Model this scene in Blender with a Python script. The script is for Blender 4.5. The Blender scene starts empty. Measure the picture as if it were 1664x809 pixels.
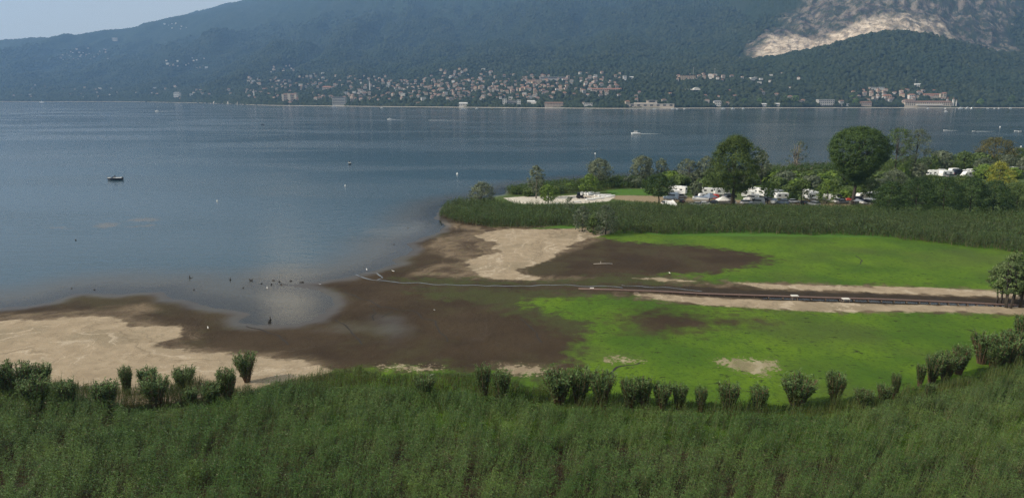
import bpy, math, random
import numpy as np
from mathutils import Vector, Matrix, Euler

S = bpy.context.scene
COL = S.collection
R = math.radians
# ---------------------------------------------------------------- camera
CAM_H, PITCH, F = 40.0, R(12.75), 1109.0
cam_data = bpy.data.cameras.new("camera")
cam = bpy.data.objects.new("camera", cam_data)
COL.objects.link(cam)
cam.location = (0, 0, CAM_H)
cam.rotation_euler = (math.pi / 2 - PITCH, 0, 0)
cam_data.sensor_width = 36
cam_data.lens = 36 * F / 1664
cam_data.clip_start = 0.5
cam_data.clip_end = 30000
S.camera = cam
# ---------------------------------------------------------------- light
SUN_EL, SUN_AZ = R(36), R(180 + 14)          # azimuth of the direction to the sun, counted from +X
EXPOSURE = 0.10
sd_ = Vector((math.cos(SUN_EL) * math.cos(SUN_AZ), math.cos(SUN_EL) * math.sin(SUN_AZ), math.sin(SUN_EL)))
sun_data = bpy.data.lights.new("sun", 'SUN')
sun_data.energy = 4.8
sun_data.angle = R(0.6)
sun_data.color = (1.0, 0.90, 0.76)
sun = bpy.data.objects.new("sun", sun_data)
COL.objects.link(sun)
sun.rotation_euler = (-sd_).to_track_quat('-Z', 'Y').to_euler()
W = bpy.data.worlds.new("World")
S.world = W
W.use_nodes = True
nt = W.node_tree
bg = nt.nodes['Background']
sky = nt.nodes.new('ShaderNodeTexSky')
sky.sky_type = 'NISHITA'
sky.sun_disc = False
sky.sun_elevation = SUN_EL
sky.sun_rotation = math.pi / 2 - SUN_AZ
sky.air_density = 0.9
sky.dust_density = 3.0
sky.ozone_density = 1.5
bg.inputs['Strength'].default_value = 0.145
# a soft cloud above the lake (its mirror image lies in the shallow pool)
tc = nt.nodes.new('ShaderNodeTexCoord')
cdir = Vector((-0.325, 1.0, 0.322)).normalized()
dist = nt.nodes.new('ShaderNodeVectorMath'); dist.operation = 'DISTANCE'
dist.inputs[1].default_value = cdir
nt.links.new(tc.outputs['Generated'], dist.inputs[0])
nz = nt.nodes.new('ShaderNodeTexNoise'); nz.inputs['Scale'].default_value = 14; nz.inputs['Detail'].default_value = 5
nt.links.new(tc.outputs['Generated'], nz.inputs['Vector'])
ad = nt.nodes.new('ShaderNodeMath'); ad.operation = 'MULTIPLY_ADD'
nt.links.new(nz.outputs['Fac'], ad.inputs[0]); ad.inputs[1].default_value = 0.145
nt.links.new(dist.outputs['Value'], ad.inputs[2])
mr = nt.nodes.new('ShaderNodeMapRange'); mr.interpolation_type = 'SMOOTHSTEP'
mr.inputs['From Min'].default_value = 0.065; mr.inputs['From Max'].default_value = 0.14
mr.inputs['To Min'].default_value = 0.9; mr.inputs['To Max'].default_value = 0.0
nt.links.new(ad.outputs[0], mr.inputs['Value'])
mx = nt.nodes.new('ShaderNodeMix'); mx.data_type = 'RGBA'
nt.links.new(mr.outputs[0], mx.inputs['Factor'])
veil = nt.nodes.new('ShaderNodeMix'); veil.data_type = 'RGBA'; veil.inputs['Factor'].default_value = .8      # thin high haze whitening the sky
nt.links.new(sky.outputs[0], veil.inputs['A']); veil.inputs['B'].default_value = (5.2, 5.2, 4.75, 1)
nt.links.new(veil.outputs['Result'], mx.inputs['A'])
mx.inputs['B'].default_value = (15.0, 13.2, 10.2, 1)
nt.links.new(mx.outputs['Result'], bg.inputs['Color'])
# ---------------------------------------------------------------- exposure, render
S.view_settings.view_transform = 'Standard'
S.view_settings.look = 'None'
S.view_settings.exposure = EXPOSURE
S.view_settings.gamma = 1
S.view_settings.use_curve_mapping = False
S.render.engine = 'CYCLES'
S.cycles.use_denoising = True
S.cycles.denoising_prefilter = 'NONE'
S.cycles.max_bounces = 6
S.cycles.diffuse_bounces = 2
S.cycles.glossy_bounces = 3
S.cycles.transparent_max_bounces = 8
S.cycles.transmission_bounces = 2
S.cycles.volume_bounces = 0
S.cycles.use_adaptive_sampling = True
S.cycles.adaptive_threshold = 0.02
S.cycles.caustics_reflective = False
S.cycles.caustics_refractive = False
HAZE = 9.2e-5

# ---------------------------------------------------------------- projection helpers (photo pixel -> place)
CP, SP = math.cos(PITCH), math.sin(PITCH)
def ray(x, y):
    u, v = (x - 832) / F, (404 - y) / F
    return u, CP + v * SP, -SP + v * CP
def P(x, y, z=0.0):
    dx, dy, dz = ray(x, y)
    t = (z - CAM_H) / dz
    return (dx * t, dy * t)
def elev(y):
    v = (404 - y) / F
    return (-SP + v * CP) / (CP + v * SP)
def PP(pts):
    return np.array([P(*p) for p in pts])
def project(X, Y, Z):
    d = Y * CP - (Z - CAM_H) * SP
    d = np.where(d < 1, 1, d)
    u = X / d
    v = (Y * SP + (Z - CAM_H) * CP) / d
    return 832 + u * F, 404 - v * F
def mpp(x, y):                       # metres per photo pixel at a ground point
    X, Y = P(x, y)
    return (Y * CP + CAM_H * SP) / F
def top_z(Y, ytop):                  # height seen at photo row ytop for a thing standing at distance Y
    return CAM_H + Y * elev(ytop)

# ---------------------------------------------------------------- noise
def _h(ix, iy, seed):
    h = (ix.astype(np.int64) * 374761393 + iy.astype(np.int64) * 668265263 + seed * 974634777) & 0xffffffff
    h = ((h ^ (h >> 13)) * 1274126177) & 0xffffffff
    h = h ^ (h >> 16)
    return (h & 0xffff) / 65535.0 * 2 * math.pi
def perlin(x, y, seed=0):
    x = np.asarray(x, float); y = np.asarray(y, float)
    ix, iy = np.floor(x), np.floor(y)
    fx, fy = x - ix, y - iy
    def g(ox, oy):
        a = _h(ix + ox, iy + oy, seed)
        return np.cos(a) * (fx - ox) + np.sin(a) * (fy - oy)
    sx = fx * fx * fx * (fx * (fx * 6 - 15) + 10)
    sy = fy * fy * fy * (fy * (fy * 6 - 15) + 10)
    a = g(0, 0); b = g(1, 0); c = g(0, 1); d = g(1, 1)
    return ((a + (b - a) * sx) * (1 - sy) + (c + (d - c) * sx) * sy) * 1.4
def fbm(x, y, seed=0, o=4):
    s = 0; a = 1; t = 0
    for k in range(o):
        s = s + perlin(x * 2 ** k, y * 2 ** k, seed + k * 7) * a; t += a; a *= .5
    return s / t
def ss(a, b, x):
    t = np.clip((x - a) / (b - a), 0, 1)
    return t * t * (3 - 2 * t)

# ---------------------------------------------------------------- polygons
def inside(poly, X, Y):
    r = np.zeros(X.shape, bool)
    n = len(poly)
    for i in range(n):
        x0, y0 = poly[i]; x1, y1 = poly[(i + 1) % n]
        if y0 == y1: continue
        c = (y0 > Y) != (y1 > Y)
        r ^= c & (X < (x1 - x0) * (Y - y0) / (y1 - y0) + x0)
    return r
def sdist(poly, X, Y):               # positive inside
    d = np.full(X.shape, 1e12)
    n = len(poly)
    for i in range(n):
        x0, y0 = poly[i]; x1, y1 = poly[(i + 1) % n]
        dx, dy = x1 - x0, y1 - y0
        L = dx * dx + dy * dy + 1e-9
        t = np.clip(((X - x0) * dx + (Y - y0) * dy) / L, 0, 1)
        d = np.minimum(d, (X - x0 - t * dx) ** 2 + (Y - y0 - t * dy) ** 2)
    d = np.sqrt(d)
    return np.where(inside(poly, X, Y), d, -d)

# ---------------------------------------------------------------- object helpers
def link(o, parent=None):
    COL.objects.link(o)
    if parent is not None: o.parent = parent
    return o
def tag(o, label=None, cat=None, group=None, kind=None):
    if label: o['label'] = label
    if cat: o['category'] = cat
    if group: o['group'] = group
    if kind: o['kind'] = kind
    return o
def empty(name, loc, rz=0, scale=1):
    o = bpy.data.objects.new(name, None)
    o.location = loc; o.rotation_euler = (0, 0, rz); o.scale = (scale,) * 3
    o.empty_display_size = 0.3
    return link(o)
def npmesh(name, V, Fc, mats, attrs=None, smooth=False, matidx=None):
    V = np.asarray(V, np.float32).reshape(-1, 3); Fc = np.asarray(Fc, np.int32)
    me = bpy.data.meshes.new(name)
    k = Fc.shape[1]; n = len(Fc)
    me.vertices.add(len(V)); me.vertices.foreach_set('co', V.ravel())
    me.loops.add(n * k); me.loops.foreach_set('vertex_index', Fc.ravel())
    me.polygons.add(n)
    me.polygons.foreach_set('loop_start', np.arange(0, n * k, k, dtype=np.int32))
    me.polygons.foreach_set('loop_total', np.full(n, k, np.int32))
    if smooth: me.polygons.foreach_set('use_smooth', np.ones(n, bool))
    if not isinstance(mats, (list, tuple)): mats = [mats]
    for m in mats: me.materials.append(m)
    if matidx is not None: me.polygons.foreach_set('material_index', np.asarray(matidx, np.int32))
    for an, av in (attrs or {}).items():
        a = me.attributes.new(an, 'FLOAT', 'POINT')
        a.data.foreach_set('value', np.asarray(av, np.float32).ravel())
    me.update(calc_edges=True)
    return me
def npobj(name, V, Fc, mats, parent=None, **k):
    return link(bpy.data.objects.new(name, npmesh(name, V, Fc, mats, **k)), parent)
def gridfaces(nr, nc):
    i = np.arange((nr - 1) * nc).reshape(nr - 1, nc)[:, :-1].ravel()
    return np.stack([i, i + 1, i + 1 + nc, i + nc], 1)

class MB:                            # collects polygons for ONE mesh
    def __init__(s): s.v = []; s.f = []; s.m = []
    def poly(s, pts, fs, m=0):
        b = len(s.v); s.v += [tuple(p) for p in pts]
        for f in fs: s.f.append([b + i for i in f]); s.m.append(m)
        return s
    def box(s, c, d, m=0, rz=0, taper=(1, 1), shift=(0, 0)):
        cx, cy, cz = c; x, y, z = d[0] / 2, d[1] / 2, d[2] / 2
        ca, sa = math.cos(rz), math.sin(rz); pts = []
        for zz, tx, ty, sx, sy in ((-z, 1, 1, 0, 0), (z, taper[0], taper[1], shift[0], shift[1])):
            for px, py in ((-x, -y), (x, -y), (x, y), (-x, y)):
                a, b = px * tx + sx, py * ty + sy
                pts.append((cx + a * ca - b * sa, cy + a * sa + b * ca, cz + zz))
        return s.poly(pts, [(3, 2, 1, 0), (4, 5, 6, 7), (0, 1, 5, 4), (1, 2, 6, 5), (2, 3, 7, 6), (3, 0, 4, 7)], m)
    def tube(s, pts, rad, n=6, m=0, cap=True):
        pts = [Vector(p) for p in pts]; rings = []
        if not isinstance(rad, (list, tuple)): rad = [rad] * len(pts)
        for i, p in enumerate(pts):
            d = (pts[min(i + 1, len(pts) - 1)] - pts[max(i - 1, 0)]).normalized()
            up = Vector((0, 0, 1)) if abs(d.z) < .9 else Vector((1, 0, 0))
            a = d.cross(up).normalized(); b = d.cross(a)
            rings.append([p + (a * math.cos(2 * math.pi * k / n) + b * math.sin(2 * math.pi * k / n)) * rad[i] for k in range(n)])
        vs = [q for r in rings for q in r]; fs = []
        for i in range(len(pts) - 1):
            for k in range(n):
                fs.append((i * n + k, i * n + (k + 1) % n, (i + 1) * n + (k + 1) % n, (i + 1) * n + k))
        if cap:
            fs.append(tuple(range(n))[::-1]); fs.append(tuple((len(pts) - 1) * n + k for k in range(n)))
        return s.poly(vs, fs, m)
    def loft(s, secs, m=0, closed=True, cap=True):   # list of equal-length rings
        n = len(secs[0]); vs = [p for r in secs for p in r]; fs = []
        for i in range(len(secs) - 1):
            for k in range(n if closed else n - 1):
                fs.append((i * n + k, i * n + (k + 1) % n, (i + 1) * n + (k + 1) % n, (i + 1) * n + k))
        if cap:
            fs.append(tuple(range(n))[::-1]); fs.append(tuple((len(secs) - 1) * n + k for k in range(n)))
        return s.poly(vs, fs, m)
    def mesh(s, name, mats, smooth=False, bevel=0):
        me = bpy.data.meshes.new(name); me.from_pydata(s.v, [], s.f)
        for m in (mats if isinstance(mats, (list, tuple)) else [mats]): me.materials.append(m)
        me.polygons.foreach_set('material_index', s.m)
        if smooth: me.polygons.foreach_set('use_smooth', [True] * len(s.f))
        me.update()
        if bevel:
            import bmesh
            bm = bmesh.new(); bm.from_mesh(me)
            bmesh.ops.bevel(bm, geom=bm.edges[:], offset=bevel, segments=2, affect='EDGES', clamp_overlap=True)
            bm.to_mesh(me); bm.free()
        return me
    def obj(s, name, mats, parent=None, **k):
        return link(bpy.data.objects.new(name, s.mesh(name, mats, **k)), parent)

def copy_tree(o, parent=None):
    c = o.copy(); COL.objects.link(c)
    c.parent = parent
    for ch in KIDS.get(o.name, [x for x in bpy.data.objects if x.parent == o]):
        copy_tree(ch, c)
    return c
KIDS = {}
def freeze(o):                       # remember the parts of a prototype, so copying stays quick
    KIDS[o.name] = [x for x in bpy.data.objects if x.parent == o]
    for x in KIDS[o.name]: freeze(x)

# ---------------------------------------------------------------- materials
def mat(name):
    m = bpy.data.materials.new(name); m.use_nodes = True
    t = m.node_tree
    return m, t, t.nodes['Principled BSDF']
def N(t, kind, **inp):
    n = t.nodes.new('ShaderNode' + kind)
    for k, v in inp.items(): n.inputs[k.replace('_', ' ')].default_value = v
    return n
def mixc(t, fac, a, b, mode='MIX'):
    n = t.nodes.new('ShaderNodeMix'); n.data_type = 'RGBA'; n.blend_type = mode
    for key, v in (('Factor', fac), ('A', a), ('B', b)):
        if hasattr(v, 'links'): t.links.new(v, n.inputs[key])
        elif key == 'Factor': n.inputs[key].default_value = v
        else: n.inputs[key].default_value = tuple(v) + ((1,) if len(v) == 3 else ())
    return n.outputs['Result']
def math_(t, op, a, b=None, c=None):
    n = t.nodes.new('ShaderNodeMath'); n.operation = op
    for i, v in enumerate((a, b, c)):
        if v is None: continue
        if hasattr(v, 'links'): t.links.new(v, n.inputs[i])
        else: n.inputs[i].default_value = v
    return n.outputs[0]
def rng(t, v, a, b, c=0., d=1.):
    n = t.nodes.new('ShaderNodeMapRange'); n.interpolation_type = 'SMOOTHSTEP'
    t.links.new(v, n.inputs['Value'])
    for k, q in (('From Min', a), ('From Max', b), ('To Min', c), ('To Max', d)): n.inputs[k].default_value = q
    return n.outputs[0]
def attr(t, name):
    n = t.nodes.new('ShaderNodeAttribute'); n.attribute_name = name
    return n.outputs['Fac']
def pos(t): return t.nodes.new('ShaderNodeNewGeometry').outputs['Position']
def objpos(t): return t.nodes.new('ShaderNodeTexCoord').outputs['Object']
def noise(t, vec, scale, detail=3, rough=.55, sc3=None):
    if sc3:
        m = t.nodes.new('ShaderNodeMapping'); m.inputs['Scale'].default_value = sc3
        t.links.new(vec, m.inputs['Vector']); vec = m.outputs[0]
    n = N(t, 'TexNoise', Scale=scale, Detail=detail, Roughness=rough)
    t.links.new(vec, n.inputs['Vector'])
    return n.outputs['Fac']
def bump(t, h, strength, dist_, bsdf):
    b = N(t, 'Bump', Distance=dist_)
    if hasattr(strength, 'links'): t.links.new(strength, b.inputs['Strength'])
    else: b.inputs['Strength'].default_value = strength
    t.links.new(h, b.inputs['Height'])
    t.links.new(b.outputs[0], bsdf.inputs['Normal'])
    return b
def simple(name, col, rough=.6, metal=0, var=.18, scale=3.0):
    m, t, b = mat(name)
    n = noise(t, objpos(t), scale, 4)
    c = mixc(t, n, [c * (1 - var) for c in col], [min(1, c * (1 + var)) for c in col])
    t.links.new(c, b.inputs['Base Color'])
    b.inputs['Roughness'].default_value = rough; b.inputs['Metallic'].default_value = metal
    return m
def leafmat(name, lo, hi, patch=None, transl=.25, base=None, rough=.55, mottle=0):
    """foliage: every leaf has its own tint, with drifts of a second tone through the plant"""
    m, t, b = mat(name)
    c = mixc(t, attr(t, 'tint'), lo, hi)
    if patch is not None:
        f = rng(t, noise(t, pos(t), .045, 3), .42, .62)
        c = mixc(t, math_(t, 'MULTIPLY', f, .7), c, patch)
    if mottle:
        g = noise(t, pos(t), .38, 4, .6)
        c = mixc(t, rng(t, g, .50, .66, 0, mottle), c, [q * .45 for q in lo])
        c = mixc(t, rng(t, noise(t, pos(t), .16, 4, .6), .52, .68, 0, mottle * .7), c, [hi[0] * 1.15, hi[1] * 1.05, hi[2] * .8])
    if base is not None:
        c = mixc(t, attr(t, 'dry'), c, base)
    t.links.new(c, b.inputs['Base Color'])
    b.inputs['Roughness'].default_value = rough
    b.inputs['Specular IOR Level'].default_value = .18
    tr = N(t, 'BsdfTranslucent')
    t.links.new(c, tr.inputs['Color'])
    mxs = t.nodes.new('ShaderNodeMixShader'); mxs.inputs[0].default_value = transl
    t.links.new(b.outputs[0], mxs.inputs[1]); t.links.new(tr.outputs[0], mxs.inputs[2])
    t.links.new(mxs.outputs[0], t.nodes['Material Output'].inputs['Surface'])
    return m
# ================================================================ GROUND
def seg(a, b): return list(a) + list(b)
WATER = np.vstack([[(-6000, 95), (-900, 105), (-300, 118)],
    PP([(-200, 516), (-60, 505), (0, 501), (40, 497), (90, 489), (120, 477), (150, 474), (200, 478), (265, 474), (282, 485),
        (320, 493), (355, 500), (390, 505), (400, 511), (386, 519), (392, 524), (420, 527), (450, 527), (480, 526), (510, 519),
        (530, 507), (538, 494), (533, 480), (522, 471), (500, 466), (475, 464.5), (445, 463), (452, 460.5), (490, 461), (520, 458),
        (560, 452), (582, 446), (605, 440), (628, 432), (648, 428), (640, 422), (662, 414), (668, 404), (662, 395),
        (690, 386), (712, 376), (722, 365), (714, 358), (700, 354), (712, 349), (712, 342), (722, 333), (745, 326), (780, 322),
        (818, 316), (824, 308), (860, 301), (940, 292), (1050, 286), (1150, 280), (1240, 274), (1340, 270), (1440, 264),
        (1560, 259), (1664, 255), (1800, 252)]),
    [(600, 470), (6000, 700), (6000, 9500), (-6000, 9500)]])
CHANNEL = PP([(1010, 466), (1050, 464), (1150, 468), (1250, 473), (1330, 475), (1420, 478), (1500, 481), (1610, 485), (1800, 492), (1800, 503),
              (1620, 497), (1500, 495), (1400, 493), (1300, 489), (1200, 486), (1120, 481), (1060, 475), (1010, 471)])
DITCH = PP([(1240, 484), (1330, 486), (1420, 488.5), (1500, 491.5), (1620, 495), (1800, 500), (1800, 503), (1620, 498), (1500, 495), (1400, 492), (1300, 488.5), (1240, 486.5)])
SAND = [PP(p) for p in (
    [(-300, 560), (-100, 530), (0, 522), (60, 522), (100, 518), (150, 516), (190, 518), (205, 530), (215, 533), (250, 531), (283, 531), (297, 539), (292, 550),
     (264, 557), (248, 558), (262, 566), (310, 571), (345, 575), (395, 578), (430, 583), (480, 588), (515, 595), (538, 603),
     (522, 612), (480, 620), (440, 632), (380, 645), (0, 680), (-300, 700)],
    [(755, 426), (780, 418), (820, 410), (800, 404), (815, 398), (790, 392), (775, 384), (800, 376), (830, 373), (880, 374), (950, 373), (1000, 376), (985, 382),
     (960, 388), (935, 395), (915, 408), (890, 425), (865, 433), (838, 440), (845, 447), (885, 452), (880, 456), (840, 457), (800, 455), (775, 446), (760, 436)],
    [(1190, 461), (1250, 463), (1350, 466), (1480, 469), (1600, 474), (1800, 480), (1800, 490), (1600, 483), (1480, 479), (1400, 476), (1320, 473), (1240, 470)],
    [(1030, 480), (1080, 480.5), (1130, 485), (1200, 488), (1300, 491), (1400, 495), (1500, 497.5), (1620, 500), (1800, 506), (1800, 522), (1650, 513), (1560, 509),
     (1450, 508), (1350, 509), (1240, 503), (1150, 498), (1090, 491)],
    [(818, 322), (860, 319), (900, 320), (950, 317), (985, 316), (1000, 320), (990, 328), (940, 332), (870, 333), (835, 331)],
    [(1225, 275), (1335, 270), (1335, 275), (1225, 281)],
    [(1030, 454), (1080, 454), (1130, 459), (1080, 459)])]
THINSAND = [PP(p) for p in ([(1165, 588), (1210, 586), (1255, 590), (1262, 600), (1240, 612), (1200, 606)],
    [(815, 598), (860, 598), (890, 604), (880, 612), (820, 610)], [(620, 597), (720, 600), (700, 604), (630, 602)],
    [(990, 398 + 184), (1040, 588), (1020, 592), (985, 588)])]
TAN = [PP(p) for p in (
    [(-300, 555), (0, 512), (120, 508), (200, 500), (235, 495), (250, 505), (215, 515), (260, 528), (310, 535), (320, 548), (300, 560), (360, 568), (440, 577), (500, 588),
     (550, 603), (500, 625), (380, 650), (0, 690), (-300, 710)],
    [(690, 400), (720, 385), (770, 374), (830, 368), (1000, 372), (985, 385), (900, 420), (845, 437), (860, 450), (1000, 455), (860, 460), (760, 455),
     (700, 450), (660, 452), (680, 440), (740, 425), (700, 412)],
    [(1060, 450), (1300, 459), (1700, 470), (1700, 490), (1400, 478), (1200, 468), (1060, 460)],
    [(900, 480), (1100, 478), (1300, 489), (1700, 500), (1700, 520), (1400, 512), (1100, 494), (980, 488)],
    [(800, 594), (900, 600), (890, 616), (800, 614)],
    [(960, 319), (1010, 318), (1075, 320), (1200, 326), (1440, 326), (1440, 336), (1200, 337), (1090, 335), (1000, 325)],
    [(700, 356), (730, 362), (800, 372), (760, 376), (715, 366)])]
GREEN = [PP(p) for p in (
    [(968, 386), (985, 379), (1000, 376), (1100, 376), (1300, 370), (1500, 378), (1700, 395), (1850, 400), (1850, 480), (1600, 473), (1480, 468), (1300, 463), (1190, 460),
     (1120, 455), (1090, 449), (1150, 447), (1190, 440), (1232, 432), (1262, 424), (1240, 416), (1200, 409), (1130, 401), (1060, 397), (1000, 392)],
    [(905, 487), (960, 484), (1030, 486), (1060, 491), (1150, 499), (1240, 504), (1350, 510), (1450, 509), (1560, 510), (1650, 515), (1850, 530), (1850, 760), (880, 720), (872, 640),
     (905, 618), (932, 600), (936, 580), (942, 560), (962, 535), (940, 520), (880, 506), (850, 496), (872, 489)],
    [(868, 372), (890, 370), (925, 366), (945, 366), (940, 372), (900, 374)],
    [(872, 377), (885, 376), (902, 384), (893, 388)],
    [(985, 311), (1010, 308), (1064, 309), (1070, 318), (1020, 318), (990, 319)],
    [(560, 606), (700, 606), (820, 612), (900, 618), (900, 720), (480, 720), (520, 620)])]
FAINT = [PP(p) for p in (
    [(640, 455), (700, 452), (790, 456), (900, 458), (1000, 449), (1150, 450), (1200, 462), (1000, 465), (800, 463), (660, 462)],
    [(660, 474), (720, 472), (800, 472), (900, 475), (1040, 481), (1000, 540), (930, 545), (860, 520), (800, 498), (720, 486)],
    [(540, 604), (700, 602), (830, 602), (930, 600), (940, 575), (1000, 610), (900, 660), (500, 660)],
    [(180, 545), (240, 540), (230, 553), (170, 562), (120, 572), (90, 570)],
    [(0, 606), (120, 610), (220, 628), (330, 622), (480, 618), (560, 640), (300, 720), (-200, 720), (-200, 620)])]
BARE = [PP(p) for p in ([(1000, 520), (1035, 507), (1080, 506), (1140, 514), (1165, 524), (1150, 540), (1085, 546), (1030, 542)],
                        [(1150, 516), (1200, 520), (1240, 526), (1160, 530)])]
LAND = PP([(720, 350), (740, 332), (820, 308), (940, 294), (1340, 271), (1664, 257), (2000, 250), (2000, 420), (1664, 412), (1480, 388), (1080, 384), (940, 373), (800, 370)])
WETPOLY = PP([(440, 530), (540, 515), (560, 480), (600, 478), (700, 500), (740, 530), (720, 570), (620, 585), (520, 570), (440, 550), (400, 535)])

gx = np.concatenate([-np.geomspace(6000, 260, 26)[:-1], np.arange(-260, 430, 1.0), np.geomspace(430, 6000, 24)])
gy = np.concatenate([np.linspace(-2500, 30, 12)[:-1], np.arange(30, 215, .8), np.arange(215, 480, 1.3), np.geomspace(480, 9400, 30)])
GX, GY = np.meshgrid(gx, gy)
def soft(polys, s): return np.clip(np.max([sdist(p, GX, GY) for p in polys], 0) / s, -3, 3)
sdw = -sdist(WATER, GX, GY)
jag = fbm(GX / 9, GY / 9, 3, 4) * 2.2 + fbm(GX / 2.5, GY / 2.5, 5, 2) * .5
sdj = sdw + jag * np.clip(1 - np.abs(sdw) / 15, 0, 1)
GZ = np.where(sdj > 0, .02 + .33 * (1 - np.exp(-np.maximum(sdj, 0) * .09)), np.maximum(sdj * .045, -3.5))
sdc = sdist(CHANNEL, GX, GY)
GZ = GZ - ss(-1.2, 1.0, sdc + fbm(GX / 3, GY / 3, 8, 2) * .4) * .22
sdd = sdist(DITCH, GX, GY)
GZ = GZ - ss(-.8, .4, sdd + fbm(GX / 3, GY / 3, 9, 2) * .5) * .35
GZ = GZ + np.where(sdj > 2, fbm(GX / 6, GY / 6, 11, 3) * .05, 0)
wet = np.maximum(np.clip(1 - sdj / 7, 0, 1), ss(-6, 16, sdist(WETPOLY, GX, GY) + fbm(GX / 11, GY / 11, 14, 4) * 9) * .75)
wet = np.maximum(wet, ss(-6, -1, sdc) * .35)
ga = dict(sand=soft(SAND, 2.5), thin=soft(THINSAND, 2.0), tan=soft(TAN, 5.0), green=soft(GREEN, 4.0), faint=soft(FAINT, 6.0), bare=soft(BARE, 5.0),
          land=np.clip(sdist(LAND, GX, GY) / 4, -3, 3), wet=wet, shore=np.clip(sdw, -5, 90), chan=np.clip(sdc + fbm(GX / 4, GY / 4, 8, 4) * 1.6 - .3, -3, 3))
def gheight(X, Y):
    i = np.clip(np.searchsorted(gx, X) - 1, 0, len(gx) - 2); j = np.clip(np.searchsorted(gy, Y) - 1, 0, len(gy) - 2)
    return GZ[j, i]
mg, t, b = mat("lake_shore_ground")
p = pos(t)
nA = noise(t, p, .35, 6, .6); nB = noise(t, p, .06, 4); nC = noise(t, p, 1.6, 4, .6); cx3 = t.nodes.new('ShaderNodeCombineXYZ'); px3 = t.nodes.new('ShaderNodeSeparateXYZ'); t.links.new(p, px3.inputs[0])
t.links.new(math_(t, 'MULTIPLY', math_(t, 'ADD', attr(t, 'shore'), math_(t, 'MULTIPLY', noise(t, p, .09, 6, .62), 16.0)), .55), cx3.inputs[0]); t.links.new(math_(t, 'MULTIPLY', px3.outputs[0], .035), cx3.inputs[1]); t.links.new(math_(t, 'MULTIPLY', px3.outputs[1], .035), cx3.inputs[2])
nD = noise(t, cx3.outputs[0], 1.0, 5, .65)
nS = math_(t, 'MULTIPLY_ADD', nD, .5, math_(t, 'MULTIPLY', noise(t, p, .12, 6, .65, (1, 1.6, 1)), .5))
def mask(a, k, w, n=nA):
    s = math_(t, 'ADD', attr(t, a), math_(t, 'MULTIPLY', math_(t, 'SUBTRACT', n, .5), k))
    return rng(t, s, -w, w)
mud = mixc(t, rng(t, nB, .35, .65), (.036, .0245, .0145), (.050, .0355, .021))
mud = mixc(t, rng(t, nS, .45, .7, 0, .6), mud, (.027, .020, .014))
mud = mixc(t, rng(t, nC, .6, .8, 0, .35), mud, (.09, .066, .045))
mud = mixc(t, rng(t, math_(t, 'MULTIPLY', nD, math_(t, 'ADD', nB, .5)), .58, .72, 0, .35), mud, (.075, .056, .040))
mud = mixc(t, rng(t, nD, .40, .30, 0, .25), mud, (.028, .020, .015))
olive = mixc(t, nA, (.044, .038, .020), (.062, .052, .026))
mud = mixc(t, rng(t, noise(t, p, .05, 5, .65), .47, .62, 0, .75), mud, olive)
tan = mixc(t, rng(t, nS, .38, .62), (.058, .041, .027), (.165, .125, .082))
tan = mixc(t, rng(t, nA, .5, .7, 0, .5), tan, (.11, .095, .05))
sand = mixc(t, rng(t, nA, .3, .7), (.26, .205, .138), (.33, .265, .182))
sand = mixc(t, rng(t, nS, .52, .68, 0, .55), sand, (.23, .185, .125))
sand = mixc(t, rng(t, nB, .50, .64, 0, .6), sand, (.20, .165, .11))
sand = mixc(t, rng(t, nD, .55, .62, 0, .7), sand, (.42, .35, .26))
sand = mixc(t, rng(t, nD, .44, .36, 0, .6), sand, (.17, .135, .09))
grn = mixc(t, rng(t, nB, .32, .66), (.048, .100, .011), (.090, .158, .012))
grn = mixc(t, rng(t, nC, .46, .70, 0, .7), grn, (.036, .066, .012))
grn = mixc(t, rng(t, noise(t, p, .028, 4, .6), .50, .66, 0, .55), grn, (.058, .076, .022))
grn = mixc(t, rng(t, noise(t, p, .5, 5, .7, (1, 1.8, 1)), .61, .66, 0, .9), grn, (.022, .026, .010))
c = mixc(t, mask('tan', 1.6, .5, nS), mud, tan)
c = mixc(t, math_(t, 'MULTIPLY', mask('faint', 3.2, .5), .85), c, mixc(t, nA, (.042, .040, .020), (.052, .064, .019)))
c = mixc(t, mask('green', 4.2, .6), c, grn)
c = mixc(t, mask('bare', 3.8, 1.0), c, mud)
c = mixc(t, mask('sand', 2.2, .25), c, sand)
c = mixc(t, math_(t, 'MULTIPLY', mask('thin', 4.5, .35, nC), .75), c, sand)
grass = mixc(t, nA, (.045, .075, .02), (.085, .115, .035))
grass = mixc(t, mask('tan', 2.0, .4), grass, (.24, .19, .12))
grass = mixc(t, mask('green', 1.5, .3), grass, (.06, .13, .02))
grass = mixc(t, mask('sand', .6, .12), grass, (.50, .46, .39))
c = mixc(t, mask('land', .6, .2), c, grass)
c = mixc(t, rng(t, attr(t, 'wet'), .55, 1, 0, .45), c, (.030, .023, .017))
c = mixc(t, rng(t, attr(t, 'chan'), -.8, .4), c, mixc(t, nA, (.020, .015, .011), (.048, .037, .025)))
t.links.new(c, b.inputs['Base Color'])
notveg = math_(t, 'SUBTRACT', 1, math_(t, 'MAXIMUM', mask('green', 3, .25), mask('sand', 1.3, .16)))
wv = math_(t, 'MULTIPLY', rng(t, attr(t, 'wet'), .25, .95), notveg)
t.links.new(rng(t, wv, 0, 1, .9, .38), b.inputs['Roughness'])
t.links.new(rng(t, wv, 0, 1, .1, .42), b.inputs['Specular IOR Level'])
hh = math_(t, 'ADD', noise(t, p, .9, 6, .65), math_(t, 'MULTIPLY', noise(t, p, .15, 3), 1.5))
bump(t, hh, rng(t, wv, 0, 1, .6, .12), .35, b)
ground = npobj("ground", np.stack([GX, GY, GZ], -1), gridfaces(len(gy), len(gx)), mg, attrs=ga, smooth=True)
tag(ground, kind='structure')

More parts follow.
